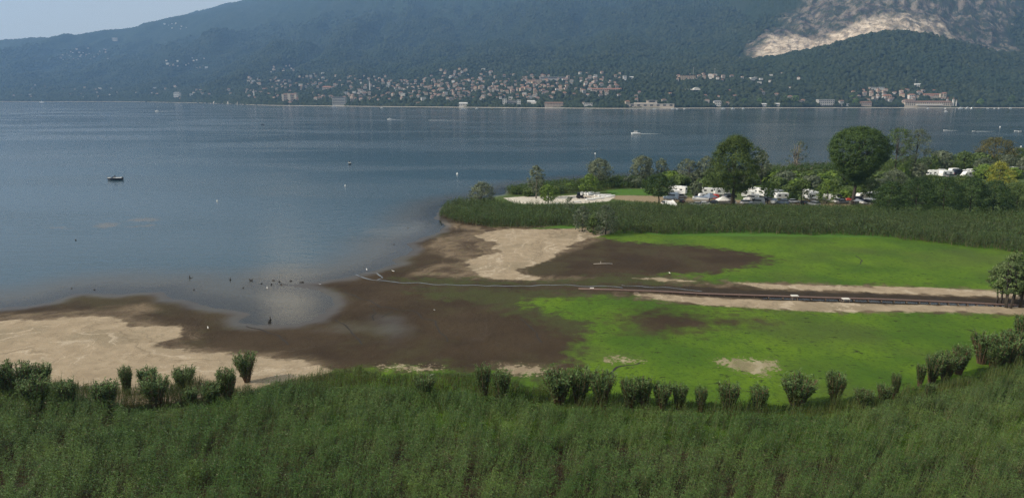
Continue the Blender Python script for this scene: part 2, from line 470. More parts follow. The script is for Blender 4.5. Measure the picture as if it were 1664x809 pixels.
# ================================================================ WATER
wx = np.concatenate([-np.geomspace(6000, 220, 20)[:-1], np.arange(-220, 430, 1.6), np.geomspace(430, 6000, 20)])
wy = np.concatenate([np.arange(60, 215, 1.2), np.arange(215, 480, 3), np.geomspace(480, 9400, 60)])
WX, WY = np.meshgrid(wx, wy)
wz = gheight(WX, WY)
WEED = [PP(q) for q in ([(150, 368), (165, 361), (195, 362), (190, 368), (165, 371)], [(203, 358), (225, 353), (262, 354), (255, 359), (215, 360)],
                        [(200, 368), (250, 364), (258, 367), (220, 369)], [(75, 368), (110, 368), (110, 372), (85, 370)])]
def wmax(polys, s): return np.clip(np.max([sdist(q, WX, WY) for q in polys], 0) / s, -3, 3)
SHEEN = [PP([(560, 372), (640, 360), (700, 362), (715, 372), (660, 386), (580, 384)])]  # pale sheen on the calm inlet, painted into the water colour
mw, t, b = mat("lake_water")
p = pos(t)
deep = attr(t, 'deep')
calm = rng(t, noise(t, p, .0035, 4, .6, (1, 3.5, 1)), .40, .62)
r1 = noise(t, p, .55, 3, .6, (1, 2.2, 1)); r2 = noise(t, p, .12, 3, .6, (1, 2.5, 1)); r3 = noise(t, p, 1.7, 2, .5)
h = math_(t, 'ADD', math_(t, 'MULTIPLY', r1, .45), math_(t, 'ADD', math_(t, 'MULTIPLY', r2, 1.2), math_(t, 'MULTIPLY', r3, .12)))
bs = math_(t, 'MULTIPLY', rng(t, calm, 0, 1, .5, .95), rng(t, deep, 0, 1, .04, 1))
bm_ = N(t, 'Bump', Distance=.16); t.links.new(bs, bm_.inputs['Strength']); t.links.new(h, bm_.inputs['Height'])
gl = N(t, 'BsdfGlossy', Roughness=.06); t.links.new(bm_.outputs[0], gl.inputs['Normal'])
t.links.new(rng(t, calm, 0, 1, .11, .15), gl.inputs['Roughness'])
df = N(t, 'BsdfDiffuse'); dc = mixc(t, rng(t, deep, .2, 1), (.045, .042, .032), (.020, .054, .078))
dc = mixc(t, math_(t, 'MULTIPLY', rng(t, math_(t, 'ADD', attr(t, 'weed'), math_(t, 'MULTIPLY', math_(t, 'SUBTRACT', noise(t, p, .5, 4), .5), 2.5)), -.3, .6), .8), dc, (.10, .085, .06))
sc_ = rng(t, math_(t, 'ADD', attr(t, 'sheen'), math_(t, 'MULTIPLY', math_(t, 'SUBTRACT', noise(t, p, .25, 5, .7, (1, 2, 1)), .5), 9)), 0, 1.4, 0, .45)
dc = mixc(t, sc_, dc, (.10, .10, .09))
t.links.new(dc, df.inputs['Color'])
trn = N(t, 'BsdfTransparent'); trn.inputs['Color'].default_value = (.82, .82, .76, 1)
m1 = t.nodes.new('ShaderNodeMixShader')
t.links.new(rng(t, deep, 0, .35, .12, 1), m1.inputs[0]); t.links.new(trn.outputs[0], m1.inputs[1]); t.links.new(df.outputs[0], m1.inputs[2])
fr = N(t, 'Fresnel', IOR=1.333); t.links.new(bm_.outputs[0], fr.inputs['Normal'])
m2 = t.nodes.new('ShaderNodeMixShader')
t.links.new(fr.outputs[0], m2.inputs[0]); t.links.new(m1.outputs[0], m2.inputs[1]); t.links.new(gl.outputs[0], m2.inputs[2])
t.links.new(m2.outputs[0], t.nodes['Material Output'].inputs['Surface'])
t.nodes.remove(b)
lake = npobj("lake_water", np.stack([WX, WY, WX * 0], -1), gridfaces(len(wy), len(wx)), mw, smooth=True,
             attrs=dict(deep=np.clip(-wz / 1.2, 0, 1), weed=wmax(WEED, 3), sheen=wmax(SHEEN, 6)))
tag(lake, kind='structure')

# ================================================================ HILLS across the lake
# per column: photo column, then (distance, photo row) from the shore up to the ridge
HC = [(-700, [(5200, 162), (5600, 155), (6200, 140), (7000, 120), (7700, 108), (8100, 104), (8500, 102), (9200, 120)]),
      (-300, [(4900, 162.5), (5200, 155), (5700, 140), (6300, 115), (7000, 95), (7600, 84), (8000, 80), (9000, 100)]),
      (0, [(3900, 165.3), (4250, 152), (4900, 130), (5500, 108), (6100, 86), (6500, 74), (6900, 66), (8000, 90)]),
      (190, [(3850, 165.5), (4150, 152), (4700, 130), (5300, 105), (6000, 78), (6500, 62), (7000, 50), (8200, 60)]),
      (320, [(3300, 167.5), (3700, 152), (4400, 128), (5200, 98), (6000, 60), (6600, 42), (7100, 23), (8300, 20)]),
      (420, [(2580, 171.8), (3000, 154), (3700, 130), (4600, 100), (5500, 62), (6400, 34), (7200, 10), (8300, -5)]),
      (600, [(2330, 173.5), (2750, 152), (3300, 128), (4100, 98), (5100, 58), (6200, 8), (7300, -45), (8300, -50)]),
      (800, [(2130, 175.2), (2500, 152), (3000, 126), (3800, 95), (4800, 55), (6000, 0), (7200, -75), (8300, -80)]),
      (1000, [(2000, 176.2), (2350, 148), (2800, 122), (3500, 88), (4400, 48), (5500, -10), (6700, -80), (8000, -90)]),
      (1150, [(2060, 175.8), (2350, 143), (2700, 119), (3150, 92), (3900, 45), (4900, -25), (5900, -95), (7500, -110)]),
      (1220, [(2080, 175.5), (2350, 141), (2700, 110), (2880, 99), (3150, 86), (3800, 20), (5000, -105), (7000, -130)]),
      (1300, [(2090, 175.4), (2350, 139), (2650, 100), (2800, 85), (3050, 84), (3450, 30), (4700, -130), (6500, -150)]),
      (1370, [(2100, 175.2), (2330, 137), (2620, 92), (2800, 68), (3030, 68), (3350, 20), (4600, -140), (6300, -160)]),
      (1440, [(2110, 175), (2330, 136), (2620, 82), (2800, 51), (3000, 54), (3300, 15), (4500, -150), (6200, -170)]),
      (1500, [(2110, 175), (2330, 137), (2620, 84), (2800, 54), (3000, 55), (3300, 15), (4500, -160), (6200, -180)]),
      (1560, [(2100, 174.8), (2330, 140), (2620, 96), (2800, 73), (3000, 72), (3350, 20), (4500, -160), (6200, -180)]),
      (1664, [(2090, 174.5), (2330, 142), (2620, 108), (2850, 92), (3100, 80), (3500, 10), (4600, -150), (6200, -180)]),
      (1900, [(2080, 174.5), (2400, 145), (2750, 118), (3000, 98), (3300, 70), (3800, 10), (4800, -140), (6500, -170)]),
      (2500, [(2200, 173), (2500, 150), (3000, 125), (3400, 100), (3900, 70), (4500, 10), (5500, -120), (7000, -150)])]
hx = np.array([((x - 832) / F) / (CP + ((404 - 90) / F) * SP) for x, _ in HC])
hY = np.array([[q[0] for q in c] for _, c in HC], float)
hE = np.array([[elev(q[1]) for q in c] for _, c in HC])
hE[:, 0] = -CAM_H / hY[:, 0]
NA, NR = 1500, 400
A = np.linspace(hx[0], hx[-1], NA)
aw = 6 / F
def col_interp(M):
    k = np.array([np.interp(A, hx, M[:, j]) for j in range(M.shape[1])])
    w = 22; ker = np.hanning(2 * w + 1); ker /= ker.sum()
    return np.array([np.convolve(np.pad(r, w, mode='edge'), ker, 'valid') for r in k])
cY, cE = col_interp(hY), col_interp(hE)
cZ = CAM_H + cE * cY
tt = np.concatenate([np.linspace(0, 1, 110)[:-1] * .24, np.linspace(.24, .78, 230)[:-1], np.linspace(.78, 1, NR - 338)])
HYg = np.zeros((NR, NA)); HZg = np.zeros((NR, NA))
for i in range(NA):
    Y0, Y1 = cY[0, i], cY[-1, i]
    yy = Y0 + (Y1 - Y0) * tt
    HYg[:, i] = yy; HZg[:, i] = np.interp(yy, cY[:, i], cZ[:, i])
ker = np.hanning(9); ker /= ker.sum()
pad = np.pad(HZg, ((4, 4), (0, 0)), mode='edge')
HZg = sum(pad[k:k + NR] * ker[k] for k in range(9))
HXg = HYg * A[None, :]
PXg, PYg = project(HXg, HYg, HZg)
ROCK = np.array([(1196, 98), (1212, 78), (1235, 60), (1262, 40), (1300, 12), (1335, -20), (1360, -80), (1640, -80), (1650, 0), (1640, 50), (1664, 96), (1600, 96), (1560, 78), (1530, 66), (1490, 57),
                 (1440, 55), (1400, 62), (1370, 72), (1310, 88), (1260, 99), (1225, 108)], float)
PALE = np.array([(1205, 99), (1232, 78), (1255, 60), (1300, 57), (1350, 58), (1385, 45), (1420, 30), (1470, 25), (1515, 30), (1540, 45), (1552, 62), (1530, 70), (1490, 60), (1440, 56), (1400, 62), (1370, 73),
                 (1310, 90), (1260, 100), (1225, 108)], float)
rock = sdist(ROCK, PXg, PYg) + fbm(HXg / 110, HZg / 60, 21, 5) * 44
pale = sdist(PALE, PXg, PYg) + fbm(HXg / 60, HZg / 40, 22, 4) * 12
behind = HYg > np.interp(A, hx, hY[:, 3])[None, :] + 60
rockm = np.where(behind, ss(-16, 12, rock), 0)
# right part: patchy rock
patch = (.5 + .5 * ss(1500, 1580, PXg)) * ss(-.05, .2, fbm(HXg / 45, HYg / 120 + HZg / 60, 31, 4))
rockm = rockm * (1 - .85 * patch)
palem = np.where(behind, ss(-5, 6, pale), 0) * (1 - .8 * ss(1400, 1480, PXg) * ss(-.15, .15, fbm(HXg / 60, HYg / 120 + HZg / 40, 33, 4)))
up = ss(0, 900, HYg - HYg[0:1, :])
fade = np.sin(np.clip((HYg - HYg[0:1]) / (HYg[-1:] - HYg[0:1]), 0, 1) * math.pi) ** .5
rid = np.abs(fbm(HXg / 650, HYg / 1500, 41, 4))
HZg = HZg + up * fade * (rid * 300 - 70) * np.clip((HYg - 2600) / 2500, .12, 1) * (1 - .85 * ss(.5, .8, (HYg - HYg[0:1]) / (HYg[-1:] - HYg[0:1])))
HZg = HZg + up * fbm(HXg / 170, HYg / 260, 43, 4) * 26 * np.clip((HYg - 2300) / 1500, .2, 1) * (1 - rockm * .5)
rr = 1 - np.abs(fbm((HXg * .8 - HZg * .62) / 95, (HXg * .62 + HZg * .8) / 260, 51, 3))
rr = rr ** 2
ac = HXg * .80 - HZg * .62; al = HXg * .62 + HZg * .80
HZg = HZg + rockm * ((rr - .5) * 20 * (1 - .6 * palem) + fbm(ac / 42, al / 190, 53, 2) * 14 * (1 - .5 * palem))
can = fbm(HXg / 14, HYg / 20, 61, 3)
HZg = HZg + (1 - rockm) * ss(0, 60, HYg - HYg[0:1]) * can * 17
HZg[0] = -2
def hz(X, Y):
    a = np.asarray(X) / np.asarray(Y)
    i = np.clip(((a - A[0]) / (A[1] - A[0])), 0, NA - 2); i0 = i.astype(int)
    Y0, Y1 = cY[0, i0], cY[-1, i0]
    s = np.interp((Y - Y0) / (Y1 - Y0), tt, np.arange(NR)); s0 = np.clip(s.astype(int), 0, NR - 2)
    fi, fs = i - i0, s - s0
    q = HZg
    return (q[s0, i0] * (1 - fi) + q[s0, i0 + 1] * fi) * (1 - fs) + (q[s0 + 1, i0] * (1 - fi) + q[s0 + 1, i0 + 1] * fi) * fs
def on_hill(x, y):                   # where the sight line of a photo pixel meets the far slope
    dx, dy, dz = ray(x, y)
    a, e = dx / dy, dz / dy
    i = int(np.clip((a - A[0]) / (A[1] - A[0]), 0, NA - 2))
    Y = HYg[:, i]; el = (HZg[:, i] - CAM_H) / Y
    k = np.argmax(el >= e)
    if k <= 1: k = 2
    Yh = Y[k]
    return a * Yh, Yh, float(HZg[k, i])
mh, t, b = mat("wooded_slope")
p = pos(t)
n1 = noise(t, p, .012, 5, .6); n2 = noise(t, p, .06, 4, .65); n3 = noise(t, p, .0022, 3)
f = mixc(t, rng(t, n2, .35, .65), (.008, .017, .008), (.023, .038, .015))
f = mixc(t, rng(t, n3, .4, .65, 0, .5), f, (.026, .036, .018))
f = mixc(t, rng(t, n1, .58, .7, 0, .45), f, (.038, .048, .022))
rk = mixc(t, rng(t, noise(t, p, .03, 7, .75, (1.3, .6, .7)), .38, .64), (.050, .041, .037), (.19, .155, .13))
rk = mixc(t, rng(t, noise(t, p, .018, 5, .7), .44, .53, 0, .92), rk, (.028, .040, .022))
st = t.nodes.new('ShaderNodeVectorRotate'); st.inputs['Axis'].default_value = (0, 1, 0); st.inputs['Angle'].default_value = R(50); t.links.new(p, st.inputs['Vector'])
ns = noise(t, st.outputs[0], 1, 7, .72, (.008, .012, .045))
rk = mixc(t, rng(t, ns, .48, .62, 0, .8), rk, (.25, .205, .16))
rk = mixc(t, rng(t, ns, .46, .38, 0, .8), rk, (.040, .033, .033))
pl = mixc(t, rng(t, noise(t, p, .035, 6, .7), .35, .65), (.30, .235, .17), (.68, .57, .44))
pl = mixc(t, rng(t, ns, .50, .40, 0, .75), pl, (.16, .13, .105))
c = mixc(t, attr(t, 'rock'), f, rk)
c = mixc(t, attr(t, 'pale'), c, pl)
t.links.new(c, b.inputs['Base Color'])
b.inputs['Roughness'].default_value = .9; b.inputs['Specular IOR Level'].default_value = .1
bump(t, math_(t, 'ADD', math_(t, 'ADD', math_(t, 'MULTIPLY', n2, math_(t, 'SUBTRACT', 1, attr(t, 'rock'))), math_(t, 'MULTIPLY', ns, math_(t, 'MULTIPLY', attr(t, 'rock'), 2.2))), math_(t, 'MULTIPLY', noise(t, p, .14, 3, .6), .4)), .8, 11, b)
hills = npobj("hills", np.stack([HXg, HYg, HZg], -1), gridfaces(NR, NA), mh, attrs=dict(rock=rockm, pale=palem), smooth=False)
tag(hills, kind='structure')
# ================================================================ REEDS AND GRASSES
rs = np.random.RandomState(7)
def scatter(poly, dens, edge=1.0, extra=None):
    lo, hi = poly.min(0), poly.max(0)
    n = int((hi[0] - lo[0]) * (hi[1] - lo[1]) * dens)
    q = rs.rand(n, 2) * (hi - lo) + lo
    d = sdist(poly, q[:, 0], q[:, 1]) + fbm(q[:, 0] / 4, q[:, 1] / 4, 71, 3) * edge * 2
    k = d > 0
    return q[k], d[k]
def blades(q, h, nleaf, L, wdt, z0, lean=(.12, .06), f0=.15, stemw=.03, spread=1.0, seed=0, up=.5, plume=0):
    """stems with long leaves: returns verts, quads, tint, dry"""
    r = np.random.RandomState(seed); n = len(q)
    ang = r.rand(n) * 6.283
    lx = lean[0] * h + np.cos(ang) * .10 * h * spread; ly = lean[1] * h + np.sin(ang) * .10 * h * spread
    base = np.stack([q[:, 0], q[:, 1], z0], 1); tip = base + np.stack([lx, ly, h], 1)
    sa = r.rand(n) * 3.14; sw = np.stack([np.cos(sa), np.sin(sa), sa * 0], 1) * stemw
    V = [np.stack([base - sw, base + sw, tip + sw * .4, tip - sw * .4], 1).reshape(-1, 3)]
    st = r.rand(n) * .5
    T = [np.repeat(st, 4)]; D = [np.tile([.8, .8, .15, .15], n)]
    m = n * nleaf
    b_ = np.repeat(base, nleaf, 0); t_ = np.repeat(tip, nleaf, 0); hh = np.repeat(h, nleaf)
    f = f0 + (1 - f0) * (np.tile(np.arange(nleaf), n) + r.rand(m)) / nleaf
    o = b_ + (t_ - b_) * f[:, None]
    az = r.rand(m) * 6.283; el = up + r.rand(m) * .55
    ln = L * (.6 + .7 * r.rand(m)) * (1.1 - .35 * f)
    d = np.stack([np.cos(az) * np.cos(el) + lean[0] * 2.2, np.sin(az) * np.cos(el) + lean[1] * 2.2, np.sin(el)], 1)
    d /= np.linalg.norm(d, axis=1)[:, None]
    sd = np.stack([-np.sin(az), np.cos(az), r.randn(m) * .5], 1); sd /= np.linalg.norm(sd, axis=1)[:, None]
    ww = wdt * (.6 + .7 * r.rand(m))
    mid = o + d * (ln * .5)[:, None]
    end = o + d * ln[:, None]; end[:, 2] -= ln * .28
    V.append(np.stack([o, mid - sd * ww[:, None] / 2, end, mid + sd * ww[:, None] / 2], 1).reshape(-1, 3))
    tn = np.clip(np.repeat(st, nleaf) * .8 + r.rand(m) * .6, 0, 1)
    T.append(np.repeat(tn, 4)); D.append(np.repeat((r.rand(m) < .022) * .7 + np.clip(.25 - f, 0, 1) * 1.5, 4))
    V = np.concatenate(V); T = np.concatenate(T); D = np.clip(np.concatenate(D), 0, 1)
    return V, np.arange(len(V)).reshape(-1, 4), T, D
REED = leafmat("reed_leaves", (.026, .066, .015), (.135, .222, .058), patch=(.052, .118, .022), base=(.27, .23, .14), transl=.22, mottle=.6, rough=.42)
REED2 = leafmat("reed_leaves_far", (.036, .070, .022), (.125, .180, .066), patch=(.066, .116, .032), base=(.17, .13, .08), transl=.3, mottle=.5)
CLUMP = leafmat("clump_leaves", (.034, .074, .020), (.140, .210, .070), base=(.13, .085, .045), transl=.25)
GRASSM = leafmat("tall_grass", (.045, .085, .022), (.115, .170, .045), patch=(.055, .105, .026), base=(.17, .13, .06), transl=.3, mottle=.4)

NEAR = np.vstack([[(-75, 92)], PP([(-60, 628), (0, 628), (60, 634), (120, 650), (180, 668), (250, 678), (330, 668), (380, 650), (440, 640), (520, 634), (600, 640), (700, 640), (800, 652), (860, 668),
           (900, 672), (1000, 672), (1100, 680), (1300, 688), (1400, 672), (1500, 652), (1580, 632), (1664, 606), (1720, 590)]), [(90, 105), (95, 44), (-80, 44)]])
cq, cd = scatter(NEAR, 1.7, 1.0)
nc_ = 8
q = np.repeat(cq, nc_, 0) + rs.randn(len(cq) * nc_, 2) * .24; d = np.repeat(cd, nc_)
ch = np.repeat(rs.randn(len(cq)) * .36, nc_)
h = (2.3 + 1.0 * fbm(q[:, 0] / 7, q[:, 1] / 7, 81, 3) + .5 * fbm(q[:, 0] / 1.7, q[:, 1] / 1.7, 82, 2) + ch) * ss(-1.5, 4, d) * (.8 + .4 * rs.rand(len(q)))
gap = fbm(q[:, 0] / 3.0, q[:, 1] / 2.0, 83, 3)
h = h * (1 - .28 * ss(.22, .42, gap)); h = np.maximum(h, .5)
V, Fq, T, D = blades(q, h, 10, .42, .058, q[:, 0] * 0 + .25, lean=(.22, .05), seed=1, up=.1, spread=1.2, stemw=.012)
T = np.clip(T * .75 + np.concatenate([np.repeat(np.repeat(rs.rand(len(cq)), nc_), 4), np.repeat(np.repeat(np.repeat(rs.rand(len(cq)), nc_), 10), 4)]) * .35, 0, 1)
reedbed = npobj("reed_bed", V, Fq, REED, attrs=dict(tint=T, dry=D))
tag(reedbed, 'dense tall green common reeds leaning in the wind, filling the whole near shore', 'reeds', kind='stuff')
LOW = PP([(-60, 622), (40, 622), (110, 632), (200, 640), (300, 628), (345, 622), (370, 640), (420, 636), (470, 622), (520, 610), (560, 606), (620, 612), (700, 612), (790, 610), (830, 618), (880, 636), (960, 648), (1100, 655),
          (1300, 664), (1420, 650), (1490, 636), (1560, 616), (1640, 590), (1720, 570), (1720, 640), (1500, 690), (1300, 700), (880, 690), (500, 660), (-60, 690)])
q, d = scatter(LOW, 12, 1.0)
h = (.85 + 1.1 * fbm(q[:, 0] / 4, q[:, 1] / 4, 84, 3) + .5 * (np.abs(q[:, 0] - 3) > 22) + .9 * ss(.05, .3, fbm(q[:, 0] / 2.5, q[:, 1] / 2.5, 88, 2))) * ss(-1, 3, d) * (.7 + .6 * rs.rand(len(q))) + .15
V, Fq, T, D = blades(q, h, 6, .42, .045, q[:, 0] * 0 + .25, lean=(.15, .05), seed=2, up=.7)
lg = npobj("tall_grass", V, Fq, GRASSM, attrs=dict(tint=T, dry=D))
tag(lg, 'knee high bright green grass between the reeds and the bare lake bed', 'grass', kind='stuff')
FARB = PP([(714, 352), (722, 357), (742, 364), (770, 368), (800, 371), (850, 373), (880, 371), (905, 368), (940, 369), (975, 378), (1010, 380), (1080, 383), (1150, 381), (1200, 380), (1330, 384), (1400, 384), (1480, 392), (1560, 402), (1620, 408), (1664, 414), (1760, 425),
           (1900, 425), (1900, 352), (1664, 354), (1560, 356), (1450, 354), (1400, 347), (1250, 345), (1100, 344), (1000, 341), (930, 342), (850, 341), (790, 334), (745, 333), (720, 340)])
q, d = scatter(FARB, 2.6, 1.3)
h = (2.9 + .9 * fbm(q[:, 0] / 9, q[:, 1] / 9, 85, 3) + 1.3 * fbm(q[:, 0] / 2.6, q[:, 1] / 2.6, 89, 2)) * (.45 + .55 * ss(-1, 3, d)) * (.75 + .5 * rs.rand(len(q)))
V, Fq, T, D = blades(q, h, 10, 1.05, .13, q[:, 0] * 0 + .3, lean=(.06, .03), seed=3, stemw=.05)
fb = npobj("reed_belt", V, Fq, REED2, attrs=dict(tint=T, dry=D))
tag(fb, 'long dark green belt of tall reeds in front of the campsite', 'reeds', kind='stuff')
BACKB = PP([(1225, 286), (1440, 279), (1664, 272), (1900, 262), (1900, 254), (1664, 258), (1440, 268), (1340, 273), (1240, 278)])
q, d = scatter(BACKB, .7, 1.5)
h = 3.2 * (.7 + .5 * rs.rand(len(q)))
V, Fq, T, D = blades(q, h, 9, 1.5, .26, q[:, 0] * 0 + .3, seed=4, stemw=.06)
bb = npobj("reed_fringe", V, Fq, GRASSM, attrs=dict(tint=T, dry=D))
tag(bb, 'pale green strip of reeds along the lake edge behind the campsite', 'reeds', kind='stuff')
SCRUB = PP([(818, 312), (850, 305), (900, 300), (950, 297), (1062, 291), (1150, 287), (1225, 282), (1230, 292), (1150, 300), (1070, 306), (1000, 308), (960, 313), (905, 318), (870, 317), (830, 318)])
q, d = scatter(SCRUB, 1.2, 1.5)
h = (2.4 + 1.6 * fbm(q[:, 0] / 7, q[:, 1] / 7, 86, 3)) * (.7 + .5 * rs.rand(len(q)))
V, Fq, T, D = blades(q, np.maximum(h, .6), 11, 1.1, .24, q[:, 0] * 0 + .3, seed=5, stemw=.05, up=.2)
sb = npobj("shore_scrub", V, Fq, GRASSM, attrs=dict(tint=T, dry=D))
tag(sb, 'tangled green scrub on the strip between lawn, sandy cove and lake', 'scrub', kind='stuff')
# weeds growing along the campsite side of the reeds
WEEDS = PP([(930, 338), (1000, 330), (1090, 334), (1200, 337), (1440, 337), (1440, 348), (1100, 345), (930, 344)])
q, d = scatter(WEEDS, 3, 1.0)
V, Fq, T, D = blades(q, .7 + .7 * rs.rand(len(q)), 7, .6, .12, q[:, 0] * 0 + .3, seed=6, stemw=.03)
wd = npobj("weeds", V, Fq, GRASSM, attrs=dict(tint=T, dry=D))
tag(wd, 'low ragged weeds on the campsite edge behind the reed belt', 'weeds', kind='stuff')

# ================================================================ REED CLUMPS (one thing each)
STALK = simple("dry_stalks", (.12, .075, .04), .9, var=.4, scale=6)
def clump_mesh(seed, hgt=1.0, n=130, vase=1.0):
    """unit-high vase shaped clump: bare stalks below, leaf mop above"""
    r = np.random.RandomState(seed)
    a = r.rand(n) * 6.283; rb = np.sqrt(r.rand(n)) * .13; rt = (.10 + np.sqrt(r.rand(n)) * .32) * vase
    base = np.stack([np.cos(a) * rb, np.sin(a) * rb, a * 0], 1)
    h = .70 + .30 * r.rand(n)
    tip = np.stack([np.cos(a) * rt + .03, np.sin(a) * rt, h], 1); mid = base * .6 + tip * .4; mid[:, 2] += .06
    mb = []; sa = r.rand(n) * 3.14; sw = np.stack([np.cos(sa), np.sin(sa), sa * 0], 1) * .009
    for p0, p1 in ((base, mid), (mid, tip)):
        mb.append(np.stack([p0 - sw, p0 + sw, p1 + sw, p1 - sw], 1).reshape(-1, 3))
    SV = np.concatenate(mb)
    k = 26; m = n * k
    f = .22 + .78 * r.rand(m) ** .8
    b_, m_, t_ = (np.repeat(x, k, 0) for x in (base, mid, tip))
    o = np.where((f < .45)[:, None], b_ + (m_ - b_) * (f / .45)[:, None], m_ + (t_ - m_) * ((f - .45) / .55)[:, None])
    az = r.rand(m) * 6.283; el = .35 + r.rand(m) * .8
    ln = (.09 + .11 * r.rand(m))
    d = np.stack([np.cos(az) * np.cos(el) + .15, np.sin(az) * np.cos(el), np.sin(el)], 1)
    sd = np.stack([-np.sin(az), np.cos(az), r.randn(m) * .5], 1); ww = .008 + .008 * r.rand(m)
    mi = o + d * (ln * .5)[:, None]; en = o + d * ln[:, None]; en[:, 2] -= ln * .35
    LV = np.stack([o, mi - sd * ww[:, None], en, mi + sd * ww[:, None]], 1).reshape(-1, 3)
    T = np.repeat(np.clip(r.rand(m) * .8 + .2 * f, 0, 1), 4); D = np.repeat(np.clip(.55 - f, 0, 1) * 1.2, 4)
    return (npmesh("stalks", SV, np.arange(len(SV)).reshape(-1, 4), STALK),
            npmesh("foliage", LV, np.arange(len(LV)).reshape(-1, 4), CLUMP, attrs=dict(tint=T, dry=np.clip(D, 0, 1))))
CM = [clump_mesh(100 + i, vase=v) for i, v in enumerate((1.0, .85, 1.2, 1.0, 1.3))]
# photo column of the foot, row of the foot, row of the top, width, label
CL = [(208, 641, 596, 23, 'slim reed clump like a pillar, first one standing clear on the sand edge'),
      (243, 636, 597, 36, 'bushy reed clump on the sand edge right beside the slim pillar clump'),
      (300, 634, 597, 32, 'round reed clump with narrow foot between bushy clump and a broader pair'),
      (372, 655, 600, 32, 'tall reed clump just in front and to one side of the lone sand clump'),
      (402, 620, 573, 30, 'lone vase shaped reed clump standing on open sand with a long shadow'),
      (346, 660, 621, 34, 'low broad reed clump at the foot of the taller one near the sand'),
      (174, 672, 620, 46, 'wide dark reed clump rising from the reed bed below the slim pillar'),
      (255, 662, 612, 38, 'reed clump in front of the bushy one, half sunk in the reed bed'),
      (70, 640, 592, 38, 'reed clump with paler head near the corner of the sand beach'),
      (34, 646, 590, 36, 'feathery reed clump beside the pale headed one at the beach corner'),
      (4, 650, 588, 38, 'reed clump cut by the picture edge beside the sand beach'),
      (112, 668, 618, 40, 'rounded reed clump merging with the bed below the sand beach'),
      (60, 668, 612, 42, 'leafy reed clump in the bed below the pale headed clump'),
      (312, 662, 630, 26, 'small reed clump low between the round clump and the broad one'),
      (690, 648, 608, 30, 'single darker tuft of reeds above the low grass by the mud bay'),
      (786, 650, 593, 28, 'tall thin reed clump beside the pale dry patch'),
      (815, 655, 602, 34, 'reed clump with blue green head next to the tall thin one'),
      (908, 656, 601, 46, 'big square reed clump at the start of the row below the green field'),
      (940, 656, 600, 42, 'big dark reed clump joined to the square one at the row start'),
      (978, 660, 604, 38, 'reed clump with rust brown foot in the row below the field'),
      (1022, 664, 616, 36, 'reed clump after the rust footed one, rounded and dense'),
      (1046, 664, 613, 34, 'reed clump joined to the rounded dense one in the row'),
      (1074, 666, 621, 30, 'pale brownish reed clump in the middle of the row'),
      (1103, 666, 624, 26, 'small upright reed clump between brownish clump and tiny one'),
      (1138, 668, 629, 24, 'smallest reed clump in the row, low and open'),
      (1183, 672, 622, 38, 'spreading reed clump below the bare patch in the field'),
      (1232, 672, 628, 34, 'spreading low reed clump beside the dark vase clump'),
      (1293, 662, 609, 48, 'dark vase shaped reed clump with reddish foot on the green field'),
      (1355, 655, 606, 34, 'slender vase reed clump standing next to the dark red footed one'),
      (1400, 664, 632, 26, 'tiny round reed clump between slender vase and the twin clumps'),
      (1434, 658, 624, 26, 'low member of the twin reed clumps on the field edge'),
      (1453, 648, 606, 18, 'narrow tall member of the twin reed clumps on the field edge'),
      (1494, 628, 591, 18, 'narrow reed clump at the head of the big dark thicket'),
      (1513, 622, 577, 30, 'left stem of the big dark reed thicket on the field edge'),
      (1535, 618, 573, 34, 'dark middle clump of the big reed thicket on the field edge'),
      (1557, 608, 561, 30, 'tallest outer clump of the big reed thicket with bare brown stalks'),
      (1508, 652, 622, 18, 'short brown stalked reed clump below the big dark thicket'),
      (1594, 590, 540, 36, 'leaning vase reed clump standing away from the thicket'),
      (1614, 598, 556, 34, 'low clump behind the leaning vase at the field corner'),
      (1634, 596, 548, 40, 'dense reed clump in the corner thicket beside the field'),
      (1650, 590, 540, 40, 'rounded reed clump at the picture edge beside the field corner'),
      (1660, 566, 514, 38, 'highest reed clump at the picture edge under the willows'),
      (1640, 566, 536, 28, 'small reed clump tucked under the highest edge clump')]
for i, (x, yb, yt, w, lab) in enumerate(CL):
    X, Y = P(x, yb, .3); hh_ = top_z(Y, yt) - .3; wm = w * mpp(x, yb)
    e = empty("reed_clump", (X, Y, .2), rz=rs.rand() * 6.28)
    sc = wm / .86
    e.scale = (sc, sc, hh_ / .98)
    tag(e, lab, 'reed clump', 'reed clumps along the near shore')
    sm_, fm = CM[i % 5] if w > 24 else CM[1]
    for nm, me in (("stalks", sm_), ("foliage", fm)):
        link(bpy.data.objects.new(nm, me), e)

# ================================================================ TREES
BARK = simple("bark", (.050, .040, .030), .95, var=.35, scale=5)
PALEBARK = simple("pale_bark", (.17, .15, .12), .95, var=.35, scale=5)
def tm(nm, lo, hi, tr=.22): return leafmat(nm, tuple(c * 1.0 for c in lo), tuple(c * 1.45 for c in hi), transl=tr)
LM = dict(reedy=tm('channel_willow_leaves', (.050, .078, .030), (.115, .155, .058)), poplar=tm('poplar_leaves', (.022, .044, .010), (.070, .100, .024)), dark=tm('dark_leaves', (.016, .034, .010), (.042, .075, .020)),
          round=tm('dense_leaves', (.024, .050, .012), (.058, .095, .024)), willow=tm('willow_leaves', (.060, .078, .046), (.155, .178, .112)),
          bright=tm('bright_leaves', (.050, .095, .014), (.115, .170, .030)), mid=tm('green_leaves', (.035, .065, .016), (.085, .120, .032)),
          grey=tm('grey_leaves', (.050, .070, .040), (.110, .130, .080)), yellow=tm('yellow_leaves', (.095, .115, .012), (.22, .22, .035)),
          autumn=tm('rusty_leaves', (.050, .062, .020), (.120, .105, .035)))
